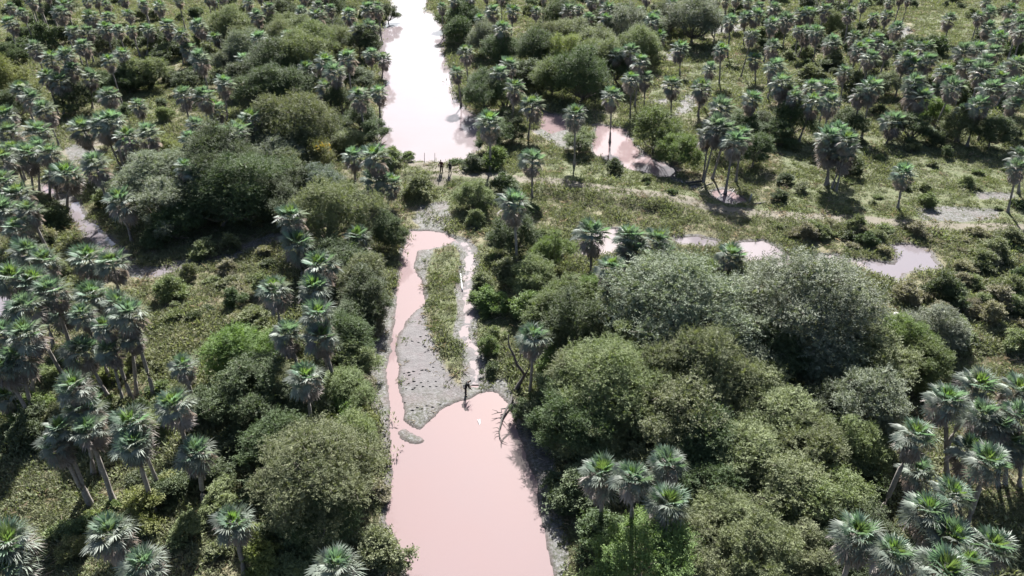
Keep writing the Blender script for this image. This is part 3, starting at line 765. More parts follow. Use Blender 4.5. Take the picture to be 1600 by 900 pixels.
def variants(name, n, seed, Rr, H, z0, nlobe, nspray, nleaf, ll, lw, spl, r0, nl):
    out = []
    for k in range(n):
        V, F, C, lr = crown_np(seed + k, Rr, H, z0, nlobe, nspray, nleaf, ll, lw, spl)
        me = mesh_np('crown', V, F, T['olive'])
        V2, F2 = limbs_np(seed + k, C, lr, H, z0, r0, nl)
        out.append((me, mesh_np('trunk', V2, F2, M['bark'], True), Rr, H))
    return out
VAR = {
 'big':    variants('big', 4, 300, 5.0, 9.2, 1.0, 84, 7600, 15, .115, .027, .58, .20, 22),
 'mid':    variants('mid', 5, 320, 3.0, 5.7, .4, 48, 3500, 13, .11, .027, .48, .13, 14),
 'bush':   variants('bush', 5, 340, 1.6, 2.3, -.1, 24, 1100, 10, .13, .034, .38, .05, 8),
 'low':    variants('low', 5, 360, .8, .72, -.05, 13, 380, 9, .12, .030, .26, .02, 5),
}
TREES = []
def add_tree(u, v, wpx, col, noun=None, label=None):
    """a tree whose crown shows at (u, v), wpx wide in the photograph"""
    r = random.Random(int(u * 31337 + v * 977 + wpx))
    z = 1.0
    for _ in range(6):
        p = at(u, v, z); D = depth(p); Rr = .5 * wpx / FPX * D
        key = 'big' if Rr > 3.7 else 'mid' if Rr > 2.1 else 'bush' if Rr > 1.05 else 'low'
        vv = VAR[key][0]; s = Rr / vv[2]; z = .52 * vv[3] * s
    TREES.append(dict(p=p, key=key, s=s, col=col, u=u, v=v, r=r, noun=noun, label=label, z=z))
for t in [
 # right-hand thicket
 (1060,490,215,'grey'),(1245,485,205,'grey'),(1150,450,110,'grey'),(955,615,160,'olive'),(1090,595,170,'olive'),(985,560,120,'olive'),(1150,560,130,'grey'),(1300,580,100,'grey'),(1345,640,130,'grey'),(1370,560,130,'olive'),(1050,665,150,'olive'),(898,670,120,'dark'),(940,690,110,'olive'),(1210,650,140,'olive'),(1160,700,150,'olive'),(1090,700,120,'dark'),(1330,705,95,'olive'),(1265,705,120,'olive'),(1240,770,160,'olive'),(1290,790,130,'olive'),(1350,750,90,'dark'),(1135,800,125,'olive'),(1010,865,160,'bright'),(1090,860,130,'olive'),(1180,870,150,'olive'),(1260,865,130,'olive'),(1310,890,110,'dark'),(905,755,90,'dark'),(945,840,90,'dark'),(872,620,84,'dark'),(1110,750,120,'dark'),(1180,610,130,'olive'),(1020,610,130,'olive'),(1210,560,120,'dark'),(990,500,110,'olive'),(1090,540,120,'grey'),(1190,760,110,'dark'),(1330,840,110,'dark'),(905,600,100,'olive'),(1280,640,110,'dark'),
 # centre right
 (880,470,100,'bright'),(830,432,84,'olive'),(900,520,110,'dark'),(945,455,80,'bright'),(772,470,46,'bright'),(1120,455,80,'olive'),(1180,452,66,'olive'),(1410,535,90,'bright'),(1440,570,80,'bright'),(1465,510,90,'grey'),(862,560,70,'bright'),(835,482,64,'bright'),(860,400,64,'bright'),(806,368,76,'dark'),(792,424,52,'olive'),(1100,442,80,'bright'),(1050,436,76,'olive'),(1330,500,90,'olive'),(1410,575,70,'yellow'),(818,645,44,'dark'),(858,650,80,'dark'),
 # upper right
 (850,62,62,'olive'),(890,52,70,'olive'),(930,62,80,'olive'),(980,42,80,'grey'),(1000,72,70,'olive'),(862,118,75,'bright'),(905,118,95,'dark'),(838,78,80,'dark'),(1085,32,80,'grey'),(1045,22,60,'dark'),(755,142,75,'dark'),(760,62,60,'grey'),(785,80,60,'dark'),(1025,207,75,'bright'),(1062,238,65,'bright'),(1385,132,46,'grey'),(1162,192,60,'dark'),(1190,188,50,'dark'),(1240,190,60,'dark'),(1425,195,60,'dark'),(1555,205,60,'dark'),(935,95,80,'olive'),(970,105,60,'dark'),(880,85,70,'yellow'),(820,110,60,'dark'),(725,30,60,'dark'),(700,25,40,'bright'),(790,150,60,'olive'),(770,210,60,'dark'),(905,215,50,'bright'),(800,200,50,'dark'),(715,50,50,'dark'),(950,35,60,'dark'),(1010,40,60,'dark'),(875,25,60,'dark'),(1215,205,50,'dark'),(1180,235,60,'dark'),(1330,190,50,'dark'),(1460,180,50,'bright'),(1300,35,50,'olive'),(1370,100,40,'dark'),(1500,195,60,'olive'),(1330,260,40,'dark'),
 # upper left
 (440,37,55,'olive'),(470,47,60,'olive'),(497,32,60,'dark'),(440,62,65,'olive'),(525,62,60,'olive'),(490,68,70,'olive'),(430,102,90,'dark'),(470,97,90,'olive'),(420,132,80,'dark'),(390,77,60,'grey'),(380,122,60,'dark'),(440,14,45,'dark'),(512,15,50,'dark'),(605,18,34,'dark'),(583,27,40,'dark'),(530,162,50,'dark'),(562,182,60,'dark'),(457,208,115,'olive'),(520,202,60,'dark'),(547,215,55,'olive'),(225,112,62,'olive'),(360,40,70,'olive'),(375,62,50,'olive'),(165,68,34,'dark'),(350,97,40,'grey'),(15,88,40,'dark'),(45,55,30,'dark'),(15,130,65,'yellow'),(95,8,50,'dark'),(25,160,60,'dark'),(460,135,70,'dark'),(570,70,50,'dark'),(585,205,50,'dark'),(495,180,45,'dark'),(110,150,60,'dark'),(260,60,40,'dark'),(300,120,50,'dark'),(195,125,50,'dark'),(405,35,45,'dark'),(560,120,50,'dark'),
 # middle left
 (250,272,120,'grey'),(258,328,90,'grey'),(170,308,46,'bright'),(345,268,120,'dark'),(385,290,130,'dark'),(420,242,100,'grey'),(392,212,70,'grey'),(465,232,80,'dark'),(495,252,56,'yellow'),(502,290,70,'blue'),(460,292,76,'dark'),(425,300,100,'dark'),(335,314,96,'dark'),(275,346,70,'dark'),(522,338,120,'olive'),(608,360,66,'dark'),(530,400,90,'dark'),(565,435,80,'olive'),(575,462,84,'dark'),(655,294,46,'olive'),(742,305,56,'olive'),(790,285,50,'dark'),(558,312,50,'dark'),(535,292,44,'olive'),(318,388,40,'olive'),(360,380,34,'olive'),(385,318,80,'dark'),(440,265,70,'olive'),(260,235,50,'yellow'),(240,368,50,'dark'),(640,250,24,'bright'),(714,257,22,'dark'),(740,258,36,'dark'),(775,250,46,'bright'),(610,255,40,'olive'),(300,310,70,'dark'),(86,332,44,'olive'),(66,368,42,'brown'),
 # lower left
 (375,553,110,'bright'),(395,610,125,'dark'),(335,625,80,'dark'),(425,590,90,'olive'),(495,745,200,'olive'),(548,700,110,'olive'),(590,858,95,'olive'),(450,838,90,'dark'),(445,885,80,'olive'),(430,690,100,'dark'),(540,605,80,'bright'),(540,555,80,'olive'),(540,530,90,'dark'),(470,640,90,'dark'),(550,490,80,'dark'),(415,760,70,'dark'),(330,735,70,'dark'),(560,660,50,'yellow'),(536,640,70,'bright'),(380,680,80,'dark'),(510,810,110,'dark'),(430,530,70,'olive'),(566,600,40,'brown'),(400,500,60,'olive'),(350,780,60,'olive'),(300,820,60,'olive'),(260,760,70,'dark'),(440,620,70,'dark'),(588,770,44,'brown')]:
    add_tree(*t)
TREE_AT = [(1060,490,'at the back left of the right thicket'),(1245,485,'at the back right of the right thicket'),(955,615,'on the pool side of the right thicket'),(1090,600,'in the heart of the right thicket'),(1350,600,'on the right flank of the thicket'),(1210,650,'in the middle of the right thicket'),(900,700,'on the bank right of the pink pool'),(1270,740,'at the lower right of the thicket'),(1010,860,'at the bottom right of the pool'),(1200,865,'along the bottom edge, right thicket'),(1120,770,'beside the palm clump in the thicket'),
 (870,470,'right of the pool head scrub'),(1080,440,'behind the thicket by the ditch'),(1420,545,'at the tussock field edge'),(800,390,'right of the puddle strip'),(830,630,'behind the dead tree on the bank'),(900,560,'left edge of the right thicket'),
 (870,60,'in upper thicket right of river'),(960,60,'at the top of the upper thicket'),(890,115,'at the front of the upper thicket'),(1065,28,'at the top centre right'),(755,140,'on the right river bank'),(765,65,'top right of the river bank'),(1040,220,'behind the pink side channel'),(1385,132,'standing alone in the right grove'),(1200,200,'left of the right meadow'),(1440,190,'behind the right meadow'),(1550,200,'at the right edge of meadow'),(780,210,'between river and small pond'),(710,35,'at the river mouth, top right'),(1310,40,'among far right palms'),(1330,225,'on the right meadow'),
 (455,45,'in the upper left shrub thicket'),(505,60,'upper thicket left of the river'),(440,115,'in the dark upper left thicket'),(595,22,'on the left river bank, top'),(545,185,'left river bank above the dam'),(457,208,'above the dark left trees'),(220,110,'among the far left palms'),(360,60,'left of the upper shrub thicket'),(25,110,'at the upper left edge'),(300,110,'by the small left meadow'),(90,30,'far upper left'),(560,95,'between left palms and river'),
 (245,300,'right of the left creek'),(152,315,'beside the left creek bend'),(360,280,'in the dark wood left of centre'),(430,260,'in the wood left of the dam'),(495,270,'left of the dam palms'),(300,350,'in the shade above the creek end'),(522,345,'left of the pool head'),(575,440,'on the left bank of upper pool'),(650,290,'on the dam slope, left'),(750,300,'on the dam slope, right'),(710,256,'on the dam crest by the river'),(340,388,'beside the sandy creek end'),(100,340,'left of the creek'),(560,305,'below the left dam end'),(610,252,'at the left end of dam'),
 (385,575,'below the left field'),(495,745,'left of the lower pool'),(580,855,'at the bottom left of the pool'),(445,860,'bottom edge left of the pool'),(545,600,'left bank beside the mud bar'),(550,520,'on the left bank, dark part'),(440,680,'in the shaded lower left'),(330,760,'among lower left palms'),(415,510,'at the left field edge'),(590,650,'overhanging the left pool bank')]
LOOK = {'grey': 'grey-green', 'olive': 'olive-green', 'dark': 'dark green', 'bright': 'bright green', 'yellow': 'yellow-green', 'blue': 'blue-grey', 'brown': 'brownish'}
NOUN = {'big': 'domed tree', 'mid': 'small tree', 'bush': 'round bush', 'low': 'low bush'}
for t in TREES:
    t['look'] = LOOK[t['col']]; t['noun'] = NOUN[t['key']]
place_words(TREES, TREE_AT, 'tree')
def plant(t, group):
    p, r, s = t['p'], t['r'], t['s']
    me, tm, _, _ = VAR[t['key']][r.randrange(len(VAR[t['key']]))]
    z = height(p.x, p.y)
    root = empty({'big': 'domed_tree', 'mid': 'small_tree', 'bush': 'round_bush', 'low': 'low_bush'}[t['key']], (p.x, p.y, max(z, -.05) - .03), r.uniform(0, 6.28), (s * r.uniform(.95, 1.3), s * r.uniform(.9, 1.15), s * r.uniform(.82, 1.18)))
    obj('crown', me, root, T[t['col']])
    obj('trunk' if t['key'] in ('big', 'mid') else 'stem', tm, root)
    tag(root, t['label'], 'tree' if t['key'] in ('big', 'mid') else 'bush', group)
    return root
flowering = None
for t in TREES:
    ro = plant(t, {'big': 'broad-leaved trees of the thickets', 'mid': 'broad-leaved trees of the thickets', 'bush': 'bushes along the water and groves', 'low': 'bushes along the water and groves'}[t['key']])
    if (t['u'], t['v']) == (495, 252): flowering = (ro, t)
print('trees', len(TREES))
# the yellow-flowering one left of the dam
ro, t = flowering
V, F, C, lr = crown_np(777, VAR[t['key']][0][2] * .95, VAR[t['key']][0][3] * 1.03, .8, 8, 260, 8, .16, .07, .4)
obj('blossom', mesh_np('blossom', V, F, T['flower']), ro)
ro['label'] = 'small tree covered in yellow blossom left of the dam'

# ------------------------------------------------------------------ low bushes of the open fields and banks: nothing tells them apart
def scatter_px(poly_px, n, seed, dmin):
    g = random.Random(seed); P = gp(poly_px); out = []
    xs = [q[0] for q in P]; ys = [q[1] for q in P]; tries = 0
    while len(out) < n and tries < n * 40:
        tries += 1
        x, y = g.uniform(min(xs), max(xs)), g.uniform(min(ys), max(ys))
        a = np.array([x]), np.array([y])
        if sdist(*a, P)[0] > 0: continue
        if any((x - o[0]) ** 2 + (y - o[1]) ** 2 < dmin ** 2 for o in out): continue
        l = land(*a)
        if l[1][0] < 1.7 or l[2][0] > .5 or l[4][0] > .3: continue
        out.append((x, y))
    return out
FIELDS = [
 ('tussocky olive bush in the right tussock field', [(1180,352),(1600,372),(1620,560),(1500,560),(1420,480),(1330,430),(1200,378)], 85, .7, ('brown','olive','dark','olive','brown')),
 ('low scrubby bush in the open left field', [(200,445),(330,402),(450,395),(440,500),(330,560),(230,560)], 24, .8, ('brown','olive','olive','dark')),
 ('low bush on the strip between pool and scrub', [(740,330),(830,330),(900,420),(880,500),(830,560),(790,600),(748,590),(748,420)], 46, .8, ('olive','bright','dark')),
 ('knee-high bush on the grass bank and meadow', [(860,300),(950,250),(1200,330),(1230,230),(1600,215),(1600,335),(1200,336)], 34, 1.0, ('olive','olive','dark')),
 ('scrub bush among the lower left palms', [(40,560),(250,560),(420,760),(420,900),(60,900)], 44, .8, ('olive','bright','dark','olive','yellow')),
 ('scrub bush beside the left creek', [(0,310),(110,310),(170,400),(230,430),(130,450),(0,420)], 26, .8, ('olive','brown','dark')),
 ('dark scrub bush in the far left grove', [(0,50),(330,50),(420,120),(330,200),(0,200)], 62, 2.2, ('dark','dark','olive')),
 ('dark scrub bush in the far right grove', [(1160,30),(1400,40),(1440,70),(1600,60),(1600,190),(1230,190),(1180,120)], 84, 2.2, ('dark','dark','olive')),
 ('dark scrub bush at the top', [(0,-4),(600,-4),(590,40),(180,50),(0,50)], 44, 2.0, ('dark','dark','olive')),
 ('dark scrub bush top right', [(700,-4),(1600,-4),(1600,40),(1450,20),(1000,40),(720,30)], 60, 2.0, ('dark','dark','olive')),
 ('low bush on the left mud bank', [(560,470),(604,470),(598,690),(560,690)], 14, .6, ('olive','yellow','brown')),
]
BUSH_AT = [(1240,375,'along the narrow field pool'),(1330,385,'between the two field pools'),(1420,370,'above the forked pool'),(1500,385,'right of the forked pool'),(1580,385,'at the right edge by the track'),(1400,460,'below the forked pool'),(1480,450,'in the tussock field centre'),(1560,440,'in the tussock field, right'),(1490,520,'at the lower tussock field'),(1580,510,'at the right edge, lower field'),(1590,560,'above the right edge palms'),
 (250,460,"at the left field's creek end"),(330,430,'at the left field, upper part'),(420,420,'at the left field, by pool palms'),(260,530,'at the left field, lower part'),(340,510,'at the left field, middle'),(420,480,'at the left field, right part'),
 (770,370,'above the puddle strip'),(780,450,'right of the puddle strip'),(790,540,'right of the mud bar'),(900,290,'on the grass bank, left part'),(1000,300,'on the grass bank, middle'),(1120,320,'on the grass bank, right part'),(1260,270,'on the meadow, left part'),(1370,260,'on the meadow, middle'),(1480,270,'on the meadow, right part'),(1560,310,'on the meadow, right edge'),(1440,325,'by the wet patch on the meadow'),
 (80,600,'in the lower left palms, back'),(200,600,'in the lower left palms, middle'),(90,720,'on the lower left slope'),(180,760,'below the lower left palms'),(270,720,'beside the crooked palm'),(300,830,'at the lower left, between palms'),(150,870,'along the bottom left edge'),(380,850,'at the bottom left, right part'),
 (40,340,'left of the creek, upper part'),(40,410,'left of the creek, lower part'),(120,400,'beside the left creek'),(180,425,'below the left creek'),
 (60,90,'in the far left grove, upper'),(170,90,'in the far left grove, centre'),(280,80,'in the far left grove, right'),(50,160,'in the far left grove, lower edge'),(170,160,'in the far left grove, front'),(300,150,'near the small left meadow'),(360,120,'above the left trail'),
 (1200,80,'in the far right grove, left end'),(1290,90,'in the far right grove, left part'),(1380,90,'in the far right grove, centre'),(1470,100,'in the far right grove, right part'),(1560,100,'in the far right grove, right end'),(1260,160,'at the front left of right grove'),(1370,160,'at the front of the right grove'),(1470,160,'at the front right of right grove'),(1570,160,'by the right edge, grove front'),
 (230,20,'at the top edge, left part'),(350,25,'at the top edge, middle part'),(480,20,'at the top edge near the thicket'),(570,20,'at the top edge near the river'),(90,20,'at the top left corner'),(740,12,'at the top right river bank'),(830,15,'at the top edge, right of river'),(930,15,'at the top edge, centre right'),(1050,15,'at the top by the dark trees'),(1170,15,'at the top, right of dark trees'),(1290,15,'at the top edge, far right grove'),(1400,15,'by the top right clearing'),(1550,20,'near the top right corner'),
 (580,500,'on the left mud bank, upper'),(580,580,'on the left mud bank, middle'),(580,660,'on the left mud bank, lower')]
BUSHES = []
for i, (lab, poly, n, dm, cols) in enumerate(FIELDS):
    for x, y in scatter_px(poly, n, 900 + i, dm):
        r = random.Random(int(x * 1013 + y * 733))
        sz = r.uniform(.45, 1.25) * (1.0 if r.random() < .8 else 1.5) * (1.9 if y > 125 else 1.0)
        key = 'low' if sz < 1.0 else 'bush'
        c = r.choice(cols); u, v = to_px((x, y, .4))
        BUSHES.append(dict(p=Vector((x, y, 0)), key=key, s=sz / VAR[key][0][2], col=c, r=r, u=u, v=v, look=('small ' if sz < .75 else 'big ' if sz > 1.15 else '') + LOOK[c], noun='scrub bush'))
place_words(BUSHES, BUSH_AT, 'scrub bush')
for t in BUSHES: plant(t, 'scrub bushes of fields and groves')

# ------------------------------------------------------------------ dead wood
def wood(name, paths, mat, label, cat, group=None, part=None):
    """one piece of dead wood: paths of (point, radius); the first is the stem, the rest are branches"""
    o = None
    V, F = tube([p for p, _ in paths[0]], [q for _, q in paths[0]], 8)
    base = V.mean(0); base[2] = V[:, 2].min()
    if len(paths) == 1:
        o = obj(name, mesh_np(name, V - base, F, mat, True)); o.location = base
    else:
        o = empty(name, base)
        obj('stem', mesh_np('stem', V - base, F, mat, True), o)
        for pt in paths[1:]:
            V, F = tube([p for p, _ in pt], [q for _, q in pt], 6)
            obj('branch', mesh_np('branch', V - base, F, mat, True), o)
    tag(o, label, cat, group)
    return o
def on_plane(pts, y):
    out = []
    for u, v, rad in pts:
        d = ray(u, v); t = y / d.y
        out.append((Vector((d.x * t, y, CAM_H + d.z * t)), rad))
    return out
def on_level(pts, z):
    return [(at(u, v, z + dz), rad) for u, v, rad, dz in pts]
yb = at(804, 614).y
def bent(pts):
    L = on_plane(pts, yb)
    return [(p + Vector((0, .25 * math.sin(p.z * 1.3), 0)), q) for p, q in L]
wood('dead_tree', [bent([(803,616,.24),(811,603,.18),(820,588,.14),(814,576,.125),(807,566,.11),(803,553,.09),(796,543,.075),(794,533,.055),(795,526,.03)]),
    bent([(820,588,.08),(826,575,.05),(828,560,.02)]), bent([(803,553,.06),(798,552,.03),(792,549,.015)]), bent([(807,566,.05),(813,556,.03),(814,548,.012)])],
    M['deadwood'], 'bare bent dead tree leaning on the right bank above the pool', 'dead tree')
z = .05
wood('fallen_branch', [on_level([(801,617,.13,.35),(798,629,.11,.25),(792,638,.10,.2),(787,648,.085,.12),(784,655,.08,.1),(782,665,.06,.06),(780,671,.055,.05),(781,683,.04,.03),(784,689,.03,.02),(793,693,.012,0)], z),
    on_level([(792,638,.06,.2),(783,639,.05,.22),(784,644,.045,.2),(777,645,.035,.2),(768,648,.012,.25)], z), on_level([(779,645,.03,.2),(776,642,.025,.3),(769,640,.01,.4)], z),
    on_level([(784,655,.045,.1),(780,653,.03,.16),(775,654,.01,.2)], z), on_level([(785,656,.04,.1),(788,659,.03,.12),(792,664,.01,.1)], z),
    on_level([(781,670,.035,.05),(776,668,.025,.1),(770,669,.01,.16)], z), on_level([(781,677,.03,.04),(776,677,.025,.08),(773,680,.015,.08),(774,684,.008,.05)], z)],
    M['deadwood'], 'bare forked branch fallen from the bank into the pink pool', 'branch')
for pts, mt, lab in [
    ([(1067,287,.12,.2),(1080,285,.13,.3),(1097,282,.10,.35)], 'deadwood', 'grey log lying at the upper edge of the shaded puddle'),
    ([(1065,283,.10,.15),(1074,293,.11,.15),(1083,306,.08,.12)], 'palewood', 'bleached log lying aslant on the grass by the driftwood'),
    ([(1072,290,.10,.1),(1086,288,.10,.15),(1098,290,.07,.2)], 'deadwood', 'short dark log lying below the grey log'),
    ([(1090,297,.09,.15),(1100,291,.09,.2),(1114,285,.06,.3)], 'deadwood', 'thin dark log reaching into the shaded puddle'),
    ([(1127,304,.06,.2),(1136,299,.06,.3),(1145,295,.04,.4)], 'palewood', 'pale stick fallen across the shaded puddle, upper one'),
    ([(1138,308,.06,.2),(1143,301,.05,.35),(1148,295,.03,.5)], 'palewood', 'pale stick fallen across the shaded puddle, steeper one'),
    ([(1177,319,.13,.12),(1187,318,.14,.12),(1196,316,.11,.12)], 'deadwood', 'grey log lying on the grass right of the puddle'),
    ([(662,262,.14,.5),(668,261,.16,.5),(673,260,.13,.5)], 'deadwood', 'dark log lying on the dam crest left of the people')]:
    wood('log', [on_level(pts, 0)], M[mt], lab, 'log', 'logs and driftwood')
for (u, v, h, rad), mt, lab in [((664, 262, 1.5, .035), 'deadwood', 'thin bare pole standing in the dam edge, left one'), ((680, 262, 1.6, .035), 'deadwood', 'thin bare pole standing in the dam edge beside the people'), ((1171, 316, 1.1, .10), 'palewood', 'white snapped stump standing right of the shaded puddle'), ((1397, 500, .55, .34), 'palewood', 'round pale cut stump in the tussock field')]:
    p = at(u, v); g0 = height(p.x, p.y)
    wood('pole' if rad < .05 else 'stump', [[(Vector((p.x, p.y, g0 - .1)), rad * 1.1), (Vector((p.x + .03, p.y, g0 + h * .5)), rad), (Vector((p.x + .08, p.y, g0 + h)), rad * .85)]], M[mt], lab, 'pole' if rad < .05 else 'stump')
# a white plank beside the puddle strip and a white scrap afloat
def slab(name, a, b, w, h, z, mat, label, cat):
    a, b = Vector(a), Vector(b); d = (b - a).normalized(); n = Vector((-d.y, d.x, 0)) * w / 2
    V, F = [], []
    for k in range(5):
        c = a.lerp(b, k / 4); zz = z + .02 * math.sin(k * 1.7)
        V += [c - n + Vector((0, 0, zz)), c + n + Vector((0, 0, zz)), c + n * .96 + Vector((0, 0, zz + h)), c - n * .96 + Vector((0, 0, zz + h))]
    for k in range(4):
        for q in range(4): F.append((k * 4 + q, k * 4 + (q + 1) % 4, k * 4 + 4 + (q + 1) % 4, k * 4 + 4 + q))
    F += [(3, 2, 1, 0), (16, 17, 18, 19)]
    V = np.array([tuple(v) for v in V]); base = V.mean(0); base[2] = V[:, 2].min()
    o = obj(name, mesh_np(name, V - base, F, mat)); o.location = base
    return tag(o, label, cat)
M['white'] = plain_mat('weathered_white', (0.22, 0.22, 0.22), (0.3, 0.3, 0.31), 3, .6)
a_, b_ = at(719.5, 428), at(722.5, 455)
slab('plank', (a_.x, a_.y, 0), (b_.x, b_.y, 0), .15, .05, .06, M['white'], 'long white plank lying along the puddle strip', 'plank')
a_, b_ = at(747.5, 654), at(749.5, 667)
c_ = np.array([(a_.x - .14, a_.y + .1, .04), (a_.x + .02, a_.y - .12, -.03), (a_.x + .17, a_.y + .12, .05), (b_.x + .08, b_.y + .3, .0), (b_.x, b_.y, -.035), (b_.x - .1, b_.y + .35, .02), (a_.x + .02, a_.y - .3, .06)])
bb = c_.mean(0); bb[2] = -.05
o = obj('plastic_scrap', mesh_np('plastic_scrap', (c_ - bb) * np.array([.7, .6, 1]), np.array([(0, 1, 6), (1, 2, 6), (2, 3, 6), (3, 4, 6), (4, 5, 6), (5, 0, 6)]), M['white'])); o.location = bb
tag(o, 'small white scrap floating on the pink pool', 'scrap')
# dark lumps standing in for pits filled with shade, in rows across the mud bar
M['clod'] = plain_mat('pit_shade_mud', (0.018, 0.016, 0.015), (0.04, 0.036, 0.034), 12, .6)
CL = []
for k in range(4):
    r = random.Random(70 + k); V, F = [], []
    for j in range(4):
        t = j / 3; rr = [1.0, .95, .6, .1][j]
        for q in range(8):
            an = q * math.pi / 4
            V.append((math.cos(an) * .24 * rr * r.uniform(.8, 1.2), math.sin(an) * .11 * rr * r.uniform(.8, 1.2), -.04 + .19 * t * r.uniform(.85, 1.1)))
    for j in range(3):
        for q in range(8): F.append((j * 8 + q, j * 8 + (q + 1) % 8, j * 8 + 8 + (q + 1) % 8, j * 8 + 8 + q))
    F += [(24, 25, 26, 27), (24, 27, 28, 31), (28, 29, 30, 31)]
    CL.append(mesh_np('pit_shade_lump', V, F, M['clod'], True))
MUD_MARKS = [dict(u=u, v=v, look='dark', noun='mud clod') for u, v in [(644,534),(654,536),(635,540),(664,533),(665,543),(632,528),(657,527),(674,534),(666,525),(677,575),(660,579),(666,579),(671,581),(646,581),(639,583),(632,584),(656,585),(640,587),(712,584),(627,600),(639,600),(647,597),(658,599),(669,597),(681,597),(661,605),(672,605),(682,605),(652,603),(648,607),(635,608),(645,609),(667,635),(676,637),(660,640),(652,638),(645,642),(688,633),(633,629),(742,601),(609,668)]]
place_words(MUD_MARKS, [(645,530,"in the bar\'s top row, left"),(668,532,"in the bar\'s top row, right"),(640,584,"in the bar\'s second row, left"),(666,580,"in the bar\'s second row, right"),(712,584,'under the grassy strip by the mud bar'),(638,600,"in the bar\'s third row, left"),(672,600,"in the bar\'s third row, right"),(645,610,"in the bar\'s fourth row"),(665,637,"in the bar\'s lowest row"),(633,629,'alone by the water on the mud bar'),(742,601,'just right of the bending person'),(609,668,'at the left bank above the islet')], 'mud clod')
for c in MUD_MARKS:
    r = random.Random(int(c['u'] * 37 + c['v'])); p = at(c['u'], c['v'])
    o = obj('pit_shade_lump', CL[r.randrange(4)]); o.location = (p.x, p.y, height(p.x, p.y)); o.rotation_euler = (0, 0, r.uniform(-.35, .5))
    k = r.uniform(.42, .8); o.scale = (k, k, k * .8)
    tag(o, c['label'], 'mud clod', 'dark marks on the mud bar')

# ------------------------------------------------------------------ people
def skin_mesh(name, pts, edges, rad, mat, root=0, sub=2):
    me = bpy.data.meshes.new(name + '_cage'); me.from_pydata([tuple(p) for p in pts], edges, [])
    o = bpy.data.objects.new(name + '_cage', me); COL.objects.link(o)
    o.modifiers.new('skin', 'SKIN'); o.modifiers['skin'].branch_smoothing = .5
    if not me.skin_vertices: me.attributes  # layer is made by the modifier
    bm_ok = len(me.skin_vertices) > 0
    if not bm_ok:
        import bmesh
        bm = bmesh.new(); bm.from_mesh(me); bm.verts.layers.skin.verify(); bm.to_mesh(me); bm.free()
    for i, v in enumerate(me.skin_vertices[0].data):
        r_ = rad[i]; v.radius = r_ if isinstance(r_, tuple) else (r_, r_); v.use_root = (i == root)
    sb = o.modifiers.new('sub', 'SUBSURF'); sb.levels = sub; sb.render_levels = sub
    dg = bpy.context.evaluated_depsgraph_get()
    out = bpy.data.meshes.new_from_object(o.evaluated_get(dg)); out.name = name
    bpy.data.objects.remove(o)
    out.materials.clear(); out.materials.append(mat)
    out.polygons.foreach_set('use_smooth', np.ones(len(out.polygons), bool))
    return out
M['skin'] = plain_mat('skin', (0.10, 0.062, 0.042), (0.13, 0.08, 0.055), 9, .55)
M['hair'] = plain_mat('dark_hair', (0.010, 0.009, 0.008), (0.02, 0.018, 0.016), 20, .5)
M['shoe'] = plain_mat('dark_rubber', (0.015, 0.014, 0.014), (0.03, 0.028, 0.026), 9, .6)
M['eye'] = plain_mat('eye', (0.02, 0.015, 0.012), (0.03, 0.02, 0.018), 9, .2)
